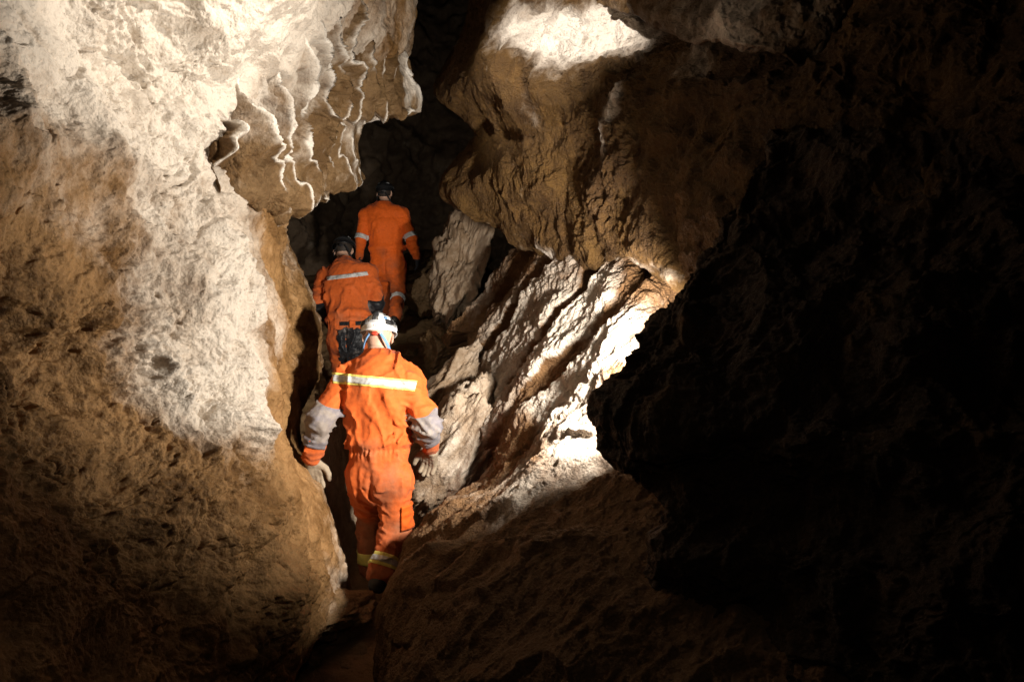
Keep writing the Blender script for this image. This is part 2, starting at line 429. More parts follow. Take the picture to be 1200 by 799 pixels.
cu = sheet('rock_overhang', CU, 420, 560, M['curtain'], d_cur, base_pale=-0.25, warp=0.03, seed=2, taper=lambda a, b: (1 - 0.65 * sstep(0.5, 0.8, b)) * (1 - 0.5 * sstep(0.45, 0.7, a)),
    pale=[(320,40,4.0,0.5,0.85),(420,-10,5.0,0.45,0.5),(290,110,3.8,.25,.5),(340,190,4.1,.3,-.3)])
setk(cu, 'brown scalloped rock overhang with painted rim-lit lips hanging from the wall above the middle caver', 'rock overhang', 'structure')

# right wall: hanging bulges, a ceiling panel at the top paled to look lit
def d_right(X, st):
    q = X * F4(1)
    a = np.array([0.6, 0.3, -0.74], F4)      # run of the flow lines, down to the left
    t = (q * a).sum(-1)[..., None] * a
    s = (q - t) * F4(6.0) + t * F4(1.6)
    flow = ridged(s, 4, 32, 0.5) * 0.018 + np.abs(perlin((q - t) * F4(2.2) + t * F4(0.5) + 4)) * 0.12
    f1, f2 = worley((q - t) * F4(3.2) + t * F4(1.3), 33)
    sil = np.exp(-((st[..., 1] - 0.10) / 0.035) ** 2) * 0.55 * sstep(-0.15, 0.2, perlin(q * 5 + 2))  # pale silhouette band stands in for a lit rim
    low = np.exp(-((st[..., 0] - 0.90) / 0.03) ** 2) * 0.7 * sstep(0.0, 0.3, perlin(q * 3.5 + 4)) * sstep(0.75, 0.6, st[..., 1])  # lower edge paled the same way, as a lit rim
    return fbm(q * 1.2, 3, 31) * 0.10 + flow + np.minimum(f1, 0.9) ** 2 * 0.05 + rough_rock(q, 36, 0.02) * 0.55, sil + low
RW = [
 [(580,-260,8.5),(556,-260,6.4),(585,-260,5.6),(640,-260,5.1),(720,-260,4.7),(800,-260,4.1),(900,-260,3.5),(1050,-260,2.9),(1250,-260,2.3),(1600,-260,1.7)],
 [(580,-60,8.5),(553,-60,6.3),(578,-60,5.6),(640,-60,5.2),(720,-60,4.8),(800,-60,4.1),(900,-60,3.3),(1050,-60,2.7),(1250,-60,2.2),(1600,-60,1.7)],
 [(575,20,8.5),(547,20,6.2),(570,20,5.5),(630,20,5.0),(710,20,4.6),(790,20,4.0),(900,20,3.3),(1050,20,2.65),(1250,20,2.15),(1600,20,1.65)],
 [(560,66,8.5),(524,72,6.2),(560,62,5.4),(620,58,4.72),(700,62,4.3),(772,58,3.9),(880,65,3.22),(1050,65,2.6),(1250,65,2.1),(1600,65,1.6)],
 [(550,110,8.3),(509,113,6.1),(552,95,5.3),(612,86,4.60),(692,92,4.22),(735,100,4.0),(845,105,3.2),(1050,105,2.6),(1250,105,2.05),(1600,105,1.6)],
 [(585,134,8.2),(545,136,6.0),(575,130,5.3),(618,125,4.66),(685,125,4.25),(735,135,3.93),(840,140,3.22),(1040,140,2.55),(1250,140,2.05),(1600,140,1.6)],
 [(595,160,8.2),(560,160,6.0),(590,160,5.35),(625,160,4.76),(682,160,4.32),(735,165,3.88),(830,165,3.22),(1040,165,2.55),(1250,165,2.05),(1600,165,1.6)],
 [(560,212,8.2),(516,213,5.9),(556,205,5.4),(605,205,4.92),(670,205,4.45),(735,200,3.92),(820,205,3.22),(1020,220,2.55),(1250,220,2.05),(1600,220,1.55)],
 [(580,234,8.0),(528,237,5.8),(565,240,5.45),(612,248,5.02),(680,256,4.5),(745,250,3.92),(815,258,3.25),(1000,280,2.6),(1250,280,2.15),(1600,280,1.55)],
 [(600,246,7.8),(566,256,5.8),(595,274,5.45),(637,294,5.05),(690,316,4.5),(745,303,3.9),(800,335,3.35),(980,350,2.75),(1250,350,2.2),(1600,350,1.6)],
 [(615,248,7.4),(595,258,6.6),(618,274,6.2),(655,294,5.7),(705,310,5.2),(760,298,4.6),(815,328,4.1),(990,355,3.6),(1250,355,3.0),(1600,355,2.4)],
]
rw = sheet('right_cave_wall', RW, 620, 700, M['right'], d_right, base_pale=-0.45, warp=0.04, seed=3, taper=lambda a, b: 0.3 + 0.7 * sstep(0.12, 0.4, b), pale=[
 (600,25,5.0,0.30,1.6),(660,45,4.7,0.30,1.6),(710,40,4.5,0.26,1.5),(720,0,4.6,0.3,.9),(755,45,4.2,0.15,.9),(728,110,4.0,0.09,1.3),(722,140,4.0,0.08,1.2),(708,172,4.1,0.08,1.5),(860,20,3.4,.35,.7)])  # pale blobs paint the lit ceiling panel and ledge tip into the colour
setk(rw, 'overhanging brown wall coloured dark for shade, its ceiling panel painted bright, opposite the cavers', 'cave wall', 'structure')

# slab of the roof that overlaps the right wall, its lip marked by a dark gap
def d_slab(X, st):
    q = X * F4(1)
    return fbm(q * 1.3, 3, 37) * 0.06 + rough_rock(q, 38, 0.03) * 0.7
SL = [
 [(700,-260,4.5),(760,-260,4.1),(830,-260,3.7),(900,-260,3.35),(980,-260,3.0),(1060,-260,2.8)],
 [(690,-80,4.5),(745,-80,4.1),(815,-80,3.65),(885,-80,3.25),(960,-80,2.9),(1030,-80,2.75)],
 [(690,-20,4.5),(742,-12,4.05),(805,-8,3.6),(870,0,3.2),(935,8,2.95),(990,15,2.9)],
 [(700,0,4.5),(748,12,4.0),(802,30,3.55),(858,36,3.2),(915,52,2.98),(955,62,3.0)],
 [(705,6,4.55),(752,20,4.05),(803,45,3.6),(856,52,3.26),(914,72,3.05),(940,80,3.1)],
 [(715,4,4.9),(762,14,4.5),(810,34,4.1),(860,40,3.8),(914,58,3.6),(930,66,3.6)],
]
sl = sheet('ceiling_slab', SL, 220, 300, M['right'], d_slab, base_pale=0.0, warp=0.03, seed=8, taper=lambda a, b: 1 - 0.5 * sstep(0.5, 0.7, a), pale=[(870,20,3.2,.35,.4)])
setk(sl, 'grey brown roof slab at the top with a dark crack under its lip', 'ceiling slab', 'structure')

# ribbed slope of flowstone and the clay ramp below it
def d_ribs(X, st):
    q = X * F4(1)
    e1 = P(690, 330, 4.7) - P(560, 500, 4.75); e1 /= np.linalg.norm(e1)
    vrow = st[..., 0]
    w = fbm(q * 2.0, 3, 41) * 0.10
    # ribs: a few broad strips along e1, cut apart by narrow gaps
    y = vrow + w * 0.22 + 0.018 * perlin(q * 1.1 + 3)
    rib = np.zeros_like(y)
    for e, wd_, dp in ((0.065, 0.020, 0.20), (0.160, 0.008, 0.12), (0.262, 0.012, 0.17), (0.385, 0.022, 0.07), (0.490, 0.008, 0.08)):
        z = (y + 0.006 * perlin(q * 9 + e * 50) - e) / wd_
        rib -= sstep(-1.3, -0.7, z) * sstep(2.2, 0.6, z) * dp * (0.35 + 0.9 * sstep(-0.35, 0.25, perlin(q * 1.7 + 20 * e)))
    t = (q * e1).sum(-1)[..., None] * e1
    s = (q - t) * F4(13.0) + t * F4(7.0)
    k = sstep(0.62, 0.45, vrow)
    knob = (ridged(s, 4, 42, 0.6) * 0.011 + fbm(q * 20, 4, 45, .6) * 0.012) * (0.5 + 0.5 * k)
    flow = ridged((q - t) * F4(5.0) + t * F4(1.2), 5, 43, 0.6) * 0.022 * (1 - 0.5 * k)
    flow = flow + np.abs(perlin((q - t) * F4(2.6) + t * F4(0.55) + 2)) * 0.13 * (1 - k) + np.abs(perlin((q - t) * F4(7) + t * F4(1.0) + 6)) * 0.035 * (1 - k)
    tz = vrow * 15 + 1.1 * fbm(q * 1.3 + 3, 3, 46); tz = tz - np.floor(tz)
    flow = flow + np.where(tz < 0.85, tz ** 1.5, (1 - tz) / 0.15 * 0.78) * 0.035 * (1 - k) * (0.3 + sstep(-0.2, 0.3, perlin(q * 1.9 + 9)))
    rk = rib * sstep(0.62, 0.52, vrow)
    return rk + knob + flow + fbm(q * 1.4, 3, 44) * 0.06, sstep(-0.015, -0.06, rk) * -1.5 - 0.3 * sstep(0.55, 0.7, vrow)
RB = [
 [(535,420,8.0),(520,400,6.9),(530,380,6.3),(570,325,6.1),(606,282,5.9),(632,250,5.8),(680,220,6.2)],
 [(540,500,7.4),(545,440,6.4),(550,405,5.85),(590,345,5.6),(630,295,5.4),(660,255,5.3),(720,220,5.7)],
 [(545,540,6.4),(550,500,5.6),(556,470,5.15),(605,395,4.95),(652,330,4.8),(690,280,4.75),(760,240,5.2)],
 [(545,570,5.6),(555,535,5.0),(566,505,4.65),(622,430,4.45),(682,355,4.3),(730,300,4.25),(810,260,4.7)],
 [(540,610,4.9),(560,565,4.5),(590,525,4.2),(648,455,4.05),(714,385,3.85),(775,325,3.95),(850,280,4.6)],
 [(490,660,4.6),(512,600,4.2),(580,560,3.85),(660,505,3.6),(738,445,3.45),(820,385,3.85),(900,330,4.4)],
 [(455,720,4.3),(478,650,3.8),(570,612,3.45),(670,562,3.32),(775,508,3.3),(880,450,3.5),(1000,380,3.8)],
 [(446,790,4.0),(456,715,3.45),(565,670,3.0),(690,625,2.85),(820,585,2.75),(950,530,2.5),(1100,470,2.7)],
 [(446,880,3.6),(456,800,3.0),(570,760,2.6),(720,720,2.4),(880,680,2.25),(1050,640,2.15),(1250,600,2.2)],
 [(420,1040,3.2),(430,950,2.6),(580,920,2.2),(760,890,2.0),(950,860,1.85),(1150,830,1.75),(1400,800,1.8)],
]
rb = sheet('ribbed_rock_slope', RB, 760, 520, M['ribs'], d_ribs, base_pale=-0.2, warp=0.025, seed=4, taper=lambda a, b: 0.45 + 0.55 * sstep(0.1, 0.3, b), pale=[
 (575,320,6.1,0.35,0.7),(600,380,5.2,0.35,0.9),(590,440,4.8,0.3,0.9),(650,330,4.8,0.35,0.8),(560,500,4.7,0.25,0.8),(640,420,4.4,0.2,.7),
 (700,420,3.9,0.30,1.8),(660,470,4.0,0.27,1.4),(690,360,4.3,0.3,1.4),(640,580,3.4,0.36,0.75),(720,535,3.4,.30,0.5),(600,605,3.4,.16,.5),(620,520,4.0,0.12,-0.6)])  # strong pale blobs help paint the hot spot and lit lower face
setk(rb, 'slope of pale ribbed flowstone with dark gaps, running down into a brown clay ramp', 'rock slope', 'structure')

# dark rock standing close to the camera
def d_dark(X, st):
    q = X * F4(1)
    f1, f2 = worley(q * 3.2, 53)
    return fbm(q * 1.6, 3, 51) * 0.12 + ridged(q * 3.2, 5, 52, 0.55) * 0.035 + np.minimum(f1, .9) ** 2 * 0.09 + fbm(q * 14, 4, 54, .6) * 0.02
def frow(v, u, d, du=70):
    return [(u + 190, v, d + 0.42), (u + 60, v, d + 0.25), (u, v, d), (u + du, v + 4, d - 0.16), (u + 170, v + 10, d - 0.35), (u + 330, v + 10, d - 0.6), (u + 600, v + 10, d - 0.85), (u + 1000, v, d - 1.05)]
FR = [frow(150, 905, 2.75), frow(235, 850, 2.7), frow(320, 800, 2.65), frow(385, 748, 2.6), frow(440, 734, 2.55), frow(495, 718, 2.5), frow(528, 722, 2.5), frow(548, 752, 2.45),
      frow(600, 772, 2.4), frow(655, 766, 2.35), frow(710, 802, 2.3), frow(790, 838, 2.2), frow(900, 860, 2.1), frow(1050, 880, 2.0)]
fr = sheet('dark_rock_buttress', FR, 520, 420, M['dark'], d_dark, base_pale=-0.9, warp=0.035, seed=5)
setk(fr, 'near black rock buttress in shadow standing in front of the brightly lit slope', 'rock buttress', 'structure')

# chamber behind the cavers
def d_rear(X, st):
    q = X * F4(1)
    return fbm(q * 0.7, 4, 61) * 0.5 + ridged(q * 1.5, 4, 62) * 0.1 + fbm(q * 5, 4, 63) * 0.05
RR = [[(u, v, d) for u, d in ((250,9.0),(340,11.5),(430,13.5),(510,14.2),(590,13.5),(680,11.5),(780,9.0))] for v in (-260,-100,20,120,220,300,360,430)]
rc = sheet('rear_chamber_wall', RR, 260, 260, M['rear'], d_rear, base_pale=-0.3, warp=0.05, seed=6)
setk(rc, 'dim back wall of the chamber beyond the caver farthest along the passage', 'cave wall', 'structure')

# floor climbing away between the walls
def d_floor(X, st):
    q = X * F4(1)
    return fbm(q * 1.3, 3, 71) * 0.07 + ridged(q * 4, 4, 72) * 0.02 + fbm(q * 15, 4, 73) * 0.014
def flr(v, d, uc, w=1.9):
    px = FOC / d
    return [(uc - w * px, v, d), (uc - 0.5 * w * px, v, d), (uc, v, d), (uc + 0.5 * w * px, v, d), (uc + w * px, v, d)]
FL = [flr(1900, 1.7, 500), flr(1150, 2.5, 420), flr(880, 3.3, 400), flr(770, 3.9, 400), flr(706, 4.4, 420), flr(612, 5.2, 430), flr(508, 6.5, 430),
      flr(440, 7.6, 450), flr(386, 8.8, 470, 2.4), flr(345, 10.4, 480, 3), flr(322, 12.5, 490, 5), flr(310, 15, 500, 6)]
fl = sheet('cave_floor', FL, 420, 300, M['floor'], d_floor, base_pale=-0.7, warp=0.02, seed=7, pale=[(495,385,8.5,0.5,0.4)])
setk(fl, 'brown clay floor climbing away between the rock walls', 'cave floor', 'structure')

# separate boulders and stones
def boulder(name, c, size, rot, seed, label, cat='boulder', n=90, mat='stone', rough=0.22, pale=0.0, group=None, flat=0.0):
    R_, C_ = n, 2 * n
    th = np.linspace(0.02, math.pi - 0.02, R_)[:, None]; ph = np.linspace(0, 2 * math.pi, C_, endpoint=False)[None]
    D = np.stack([np.sin(th) * np.cos(ph), np.sin(th) * np.sin(ph), np.cos(th) + 0 * ph], -1)
    # squarish, broken faces
    rng = np.random.RandomState(seed)
    r = np.full(D.shape[:-1], 9.0)
    for k in range(15):
        nn = rng.normal(size=3); nn /= np.linalg.norm(nn)
        r = np.minimum(r, (0.82 + 0.28 * rng.rand()) / np.maximum((D * nn).sum(-1), 0.05))
    r = np.minimum(r, 1.35)
    S = D * r[..., None]
    o_ = seed * 3.7
    r2 = fbm(S * 1.6 + o_, 4, seed) * rough + ridged(S * 3 + o_, 4, seed + 5) * 0.035 + fbm(S * 11 + o_, 4, seed + 9, .6) * 0.045
    V = S * (1 + r2[..., None]) * np.array(size)
    a, b, g = rot
    Rx = np.array([[1,0,0],[0,math.cos(a),-math.sin(a)],[0,math.sin(a),math.cos(a)]])
    Ry = np.array([[math.cos(b),0,math.sin(b)],[0,1,0],[-math.sin(b),0,math.cos(b)]])
    Rz = np.array([[math.cos(g),-math.sin(g),0],[math.sin(g),math.cos(g),0],[0,0,1]])
    V = V @ (Rz @ Ry @ Rx).T
    V2 = V.reshape(-1, 3)
    nb = len(V2)
    V2 = np.concatenate([V2, V[0].mean(0)[None], V[-1].mean(0)[None]])
    Q = grid_quads(R_, C_, wrap=True)
    ci = np.arange(C_); cj = (ci + 1) % C_
    top = np.stack([np.full(C_, nb), ci, cj, cj], -1)
    T = np.concatenate([Q[:, ::-1][:, [0, 1, 2]], Q[:, ::-1][:, [0, 2, 3]], np.stack([np.full(C_, nb), cj, ci], -1)[:, ::-1],
                        np.stack([np.full(C_, nb + 1), ci + (R_ - 1) * C_, cj + (R_ - 1) * C_], -1)[:, ::-1]])
    pf = sstep(.1, .9, pale + 0.4 * fbm(V2 * 3 + o_, 4, seed + 20))
    o = mesh_obj(name, V2, T[:, ::-1], M[mat], attrs={'pale': pf})
    o.location = c
    return setk(o, label, cat, None, group)

R_ = math.radians
boulder('boulder', P(533, 455, 5.6), (0.17, 0.30, 0.42), (R_(-10), R_(38), 0), 3, 'tan boulder leaning at the foot of the ribbed slope above a paler boulder', pale=0.25)
boulder('boulder', P(532, 540, 4.95), (0.20, 0.34, 0.46), (R_(-5), R_(30), 0), 5, 'pale tan boulder next to the right glove of the white helmeted caver', pale=0.3)
boulder('boulder', P(536, 330, 7.2), (0.22, 0.45, 0.52), (0, R_(12), R_(10)), 8, 'tall lumpy tan boulder at the top of the ribbed slope behind the gaps', pale=-0.35, rough=0.3)
boulder('boulder', P(520, 405, 7.3), (0.22, 0.3, 0.22), (0, R_(20), 0), 11, 'dark low boulder on the path in front of the farthest caver', mat='floor')
boulder('boulder', P(405, 590, 5.15), (0.10, 0.35, 0.62), (R_(5), R_(-9), 0), 14, 'upright grey tan slab of rock beside the left leg of the white helmeted caver', pale=-0.1)
boulder('rock_ledge', P(522, 318, 9.9), (0.55, 0.5, 0.24), (0, R_(-3), 0), 17, 'flat topped rock ledge across the passage beside the farthest caver', 'ledge', mat='floor', pale=0.2)
boulder('boulder', P(505, 345, 9.3), (0.3, 0.3, 0.24), (0, 0, R_(30)), 19, 'rounded brown boulder under the flat ledge beside the farthest caver', mat='floor')
boulder('stone', P(372, 716, 4.05), (0.23, 0.2, 0.09), (0, R_(8), R_(15)), 23, 'flat brown stone lying on the floor at the foot of the pale wall', 'stone', mat='floor')
boulder('stone', P(420, 716, 4.1), (0.075, 0.09, 0.05), (0, R_(-10), R_(40)), 29, 'small stone on the floor behind the boot of the white helmeted caver', 'stone', n=40, mat='floor')

for i_, (u_, v_, d_, s_) in enumerate(((497, 398, 8.5, .10), (480, 414, 8.1, .07), (507, 433, 7.75, .09), (515, 412, 8.1, .06), (394, 748, 4.06, .045), (431, 762, 3.97, .03), (410, 778, 3.87, .035), (368, 772, 3.9, .05), (384, 764, 3.95, .02))):
    boulder('stone', P(u_, v_, d_), (s_ * 1.3, s_ * 1.1, s_ * 0.75), (0, R_(7 * i_ - 20), R_(50 * i_)), 40 + i_,
            'small loose brown stone on the path beyond the white helmeted caver' if i_ < 4 else 'small loose brown stone on the floor behind the boots of the white helmeted caver',
            'stone', n=28, mat='floor', group='loose stones on the path ahead' if i_ < 4 else 'loose stones on the nearer floor')
# ------------------------------------------------------------------ people
def nrm(v):
    v = np.asarray(v, float); return v / np.linalg.norm(v)

def cone(p, a, b, r1, r2, n=None, k=1.0):
    """distance to a tapered limb from a to b; flattened by k along n"""
    a = np.asarray(a, F4); b = np.asarray(b, F4)
    q = p - a; ba = b - a
    if n is not None:
        n = np.asarray(n, F4)
        q = q + (k - 1) * (q @ n)[..., None] * n
        ba = ba + (k - 1) * (ba @ n) * n
    t = np.clip((q @ ba) / max(float(ba @ ba), 1e-9), 0, 1)
    d = np.sqrt(((q - t[..., None] * ba) ** 2).sum(-1)) - (r1 + (r2 - r1) * t)
    return d / (k if n is not None and k > 1 else 1.0)

def ellip(p, c, axes, rad):
    q = np.stack([(p - np.asarray(c, F4)) @ np.asarray(a, F4) / r for a, r in zip(axes, rad)], -1)
    l = np.sqrt((q ** 2).sum(-1))
    return (l - 1) * min(rad)

def smin(a, b, k):
    h = np.clip(0.5 + 0.5 * (b - a) / k, 0, 1)
    return b + (a - b) * h - k * h * (1 - h)

def surface_nets(f, org, h):
    s = f < 0
    nx, ny, nz = f.shape
    cs = np.zeros((nx - 1, ny - 1, nz - 1), np.int8)
    for dx in (0, 1):
        for dy in (0, 1):
            for dz in (0, 1):
                cs += s[dx:nx - 1 + dx, dy:ny - 1 + dy, dz:nz - 1 + dz]
    I = np.argwhere((cs > 0) & (cs < 8))
    acc = np.zeros((len(I), 3)); cnt = np.zeros(len(I))
    cor = [(x, y, z) for x in (0, 1) for y in (0, 1) for z in (0, 1)]
    val = {c: f[I[:, 0] + c[0], I[:, 1] + c[1], I[:, 2] + c[2]] for c in cor}
    for c in cor:
        for ax in range(3):
            if c[ax] == 0:
                e = list(c); e[ax] = 1; e = tuple(e)
                a, b = val[c], val[e]
                m = (a < 0) != (b < 0)
                t = np.where(m, a / np.where(m, a - b, 1), 0)
                pt = np.array(c, float) + t[:, None] * (np.array(e) - np.array(c))
                acc += pt * m[:, None]; cnt += m
    V = org + (I + acc / cnt[:, None]) * h
    idx = -np.ones(cs.shape, np.int64); idx[I[:, 0], I[:, 1], I[:, 2]] = np.arange(len(I))
    Q = []
    for ax in range(3):
        o1, o2 = [(1, 2), (2, 0), (0, 1)][ax]
        sl = [slice(1, -1)] * 3
        A = np.take(s, range(0, s.shape[ax] - 1), ax); B = np.take(s, range(1, s.shape[ax]), ax)
        E = np.argwhere(A != B)
        ok = (E[:, o1] > 0) & (E[:, o2] > 0) & (E[:, o1] < s.shape[o1] - 1) & (E[:, o2] < s.shape[o2] - 1)
        E = E[ok]
        def g(d1, d2):
            F = E.copy(); F[:, o1] -= d1; F[:, o2] -= d2
            return idx[F[:, 0], F[:, 1], F[:, 2]]
        q = np.stack([g(1, 1), g(0, 1), g(0, 0), g(1, 0)], -1)
        fl_ = ~A[E[:, 0], E[:, 1], E[:, 2]]
        q[fl_] = q[fl_][:, ::-1]
        Q.append(q)
    return V, np.concatenate(Q)

def solid(name, sdf, lo, hi, h, mat, parent):
    lo = np.asarray(lo) - 2 * h; hi = np.asarray(hi) + 2 * h
    n = (np.ceil((hi - lo) / h / 4).astype(int)) * 4 + 1
    ax = [lo[i] + np.arange(n[i]) * h for i in range(3)]
    cg = np.stack(np.meshgrid(*[a[::4] for a in ax], indexing='ij'), -1).astype(F4)
    fc = pmap(sdf, cg)
    f = fc
    for i in range(3): f = np.repeat(f, 4, i)
    f = f[2:2 + n[0], 2:2 + n[1], 2:2 + n[2]]
    f = np.pad(f, [(0, n[i] - f.shape[i]) for i in range(3)], mode='edge').copy()
    act = np.argwhere(np.abs(f) < h * 7 + 0.02)
    pts = np.stack([ax[i][act[:, i]] for i in range(3)], -1).astype(F4)
    f[act[:, 0], act[:, 1], act[:, 2]] = pmap(sdf, pts)
    V, Q = surface_nets(f, lo, h)
    return mesh_obj(name, V, Q, mat, parent)

def trace(sdf, o, d, off, steps=40, reach=0.6):
    o = o.astype(F4); t = np.zeros(o.shape[:-1], F4); d = d.astype(F4)
    for _ in range(steps):
        v = sdf((o + d * t[..., None]).reshape(-1, 3)).reshape(t.shape) - off
        t = np.clip(t + v * 0.8, 0, reach)
    return o + d * t[..., None]

def shell_patch(name, sdf, O, D, off, mat, parent, wrap=False, reach=0.6, full=None):
    """a strip of cloth sewn on: a grid dropped onto the garment, with turned-in edges"""
    G = trace(sdf, O, D, off, reach=reach)
    In = trace(sdf, O, D, -0.004, reach=reach)
    if full is not None:
        tot = np.zeros(G.shape[:-1], F4)
        for _ in range(8):
            mv = np.clip(off - full(G.reshape(-1, 3)).reshape(tot.shape), 0, 0.03 - tot)
            tot += mv; G = G - D.astype(F4) * mv[..., None]
    if wrap:
        G = np.concatenate([In[:1], G, In[-1:]], 0)
    else:
        G = np.concatenate([In[:1], G, In[-1:]], 0)
        In2 = np.concatenate([In[:1], In, In[-1:]], 0)
        G = np.concatenate([In2[:, :1], G, In2[:, -1:]], 1)
    R, C = G.shape[:2]
    Q = grid_quads(R, C, wrap=wrap)
    n = np.cross(G[1, 1] - G[1, 0], G[2, 1] - G[1, 1])
    if np.dot(n, np.asarray(D)[min(1, D.shape[0]-1), min(1, D.shape[1]-1)]) > 0: Q = Q[:, ::-1]
    return mesh_obj(name, G, Q, mat, parent)

def ring(sdf, a, b, t0, t1, off, name, mat, parent, n=64, m=8, rad=0.14, span=None, ref=(0, -1, 0), full=None):
    a = np.asarray(a); b = np.asarray(b); ax = nrm(b - a)
    e1 = np.asarray(ref, float); e1 = nrm(e1 - e1.dot(ax) * ax); e2 = np.cross(ax, e1)
    if span is None: ang = np.linspace(0, 2 * math.pi, n, endpoint=False)
    else: ang = np.radians(np.linspace(span[0], span[1], n))
    tt = np.linspace(t0, t1, m)
    dirs = np.cos(ang)[:, None] * e1 + np.sin(ang)[:, None] * e2
    c = a + tt[:, None] * (b - a)
    O = c[:, None, :] + dirs[None] * rad
    D = np.broadcast_to(-dirs[None], O.shape)
    return shell_patch(name, sdf, O, D, off, mat, parent, wrap=span is None, reach=rad, full=full)

def fold(q, s, sharp=2.6):
    return np.maximum(1 - np.abs(perlin(q, s)) * sharp, 0) ** 2

def wrinkle(p, seed, amp=1.0, kind=None):
    """cloth folds: long slanting drapes on the torso, short cross folds on the limbs"""
    p = np.asarray(p, F4)
    q = p + 0.035 * np.stack([perlin(p * 5 + seed), perlin(p * 5 + 9), perlin(p * 5 + 19)], -1)
    soft = fbm(q * np.array([5, 5, 4], F4) + seed, 2, 200 + seed) * 0.010
    A = np.array([[.86, 0, .5], [0, 1, 0], [-.5, 0, .86]], F4)
    d1 = fold((q @ A) * np.array([13, 9, 3.2], F4) + seed, 5 + seed)
    d2 = fold((q @ A.T) * np.array([12, 8, 3.4], F4) + seed + 40, 6 + seed)
    h1 = fold(q * np.array([5, 5, 19], F4) + seed, 7 + seed)
    h2 = fold((q @ A) * np.array([6, 6, 24], F4) + seed + 3, 8 + seed)
    m1 = sstep(-0.1, 0.35, perlin(p * 4 + 3 + seed)); m2 = sstep(-0.1, 0.35, perlin(p * 4 + 33 + seed))
    tor = d1 * 0.011 * (0.35 + 0.65 * m1) + d2 * 0.010 * m2 + h1 * 0.003 * m1
    lim = h1 * 0.011 * (0.3 + 0.7 * m1) + h2 * 0.009 * m2 + d1 * 0.004
    k = 0.0 if kind is None else kind
    fine = fbm(p * 38, 2, 77) * 0.0016
    return (tor * (1 - k) + lim * k + soft + fine) * amp - 0.004

X_ = np.array([1.0, 0, 0]); Y_ = np.array([0, 1.0, 0]); Z_ = np.array([0, 0, 1.0])

def hand_prims(w, d, pn, th, s=1.0, curl=0.5):
    """palm and five fingers; w wrist, d hand direction, pn palm normal, th thumb side"""
    d = nrm(d); pn = nrm(pn - np.dot(pn, d) * d); th = nrm(np.cross(d, pn)) * (1 if np.dot(np.cross(d, pn), th) > 0 else -1)
    L = []
    kn = []
    for i, (o, ln) in enumerate(((0.030, 0.072), (0.010, 0.080), (-0.011, 0.074), (-0.030, 0.058))):
        k = w + d * (0.092 - 0.004 * abs(i - 1.3)) * s + th * o * s
        L.append((w + d * 0.02 * s + th * o * 0.6 * s, k, 0.019 * s, 0.0155 * s))
        spread = nrm(d + th * o * 3.0)
        c1 = nrm(spread + pn * curl * 0.5); c2 = nrm(spread + pn * curl * 1.3); c3 = nrm(spread + pn * curl * 2.3)
        a = k + c1 * ln * 0.45 * s; b = a + c2 * ln * 0.32 * s; e = b + c3 * ln * 0.25 * s
        L += [(k, a, 0.0125 * s, 0.0115 * s), (a, b, 0.0115 * s, 0.0108 * s), (b, e, 0.0108 * s, 0.0095 * s)]
    k0 = w + d * 0.028 * s + th * 0.026 * s
    k1 = k0 + nrm(d * 0.7 + th * 0.75 + pn * 0.25) * 0.048 * s
    k2 = k1 + nrm(d * 0.95 + th * 0.35 + pn * 0.35) * 0.034 * s
    k3 = k2 + nrm(d + th * 0.1 + pn * 0.45) * 0.026 * s
    L += [(k0, k1, 0.019 * s, 0.0145 * s), (k1, k2, 0.0145 * s, 0.0125 * s), (k2, k3, 0.0125 * s, 0.0105 * s)]
    return L

def hand_sdf(L):
    def f(p):
        o = None
        for i, (a, b, r1, r2) in enumerate(L):
            v = cone(p, a, b, r1, r2)
            o = v if o is None else smin(o, v, 0.004)
        return o
    return f

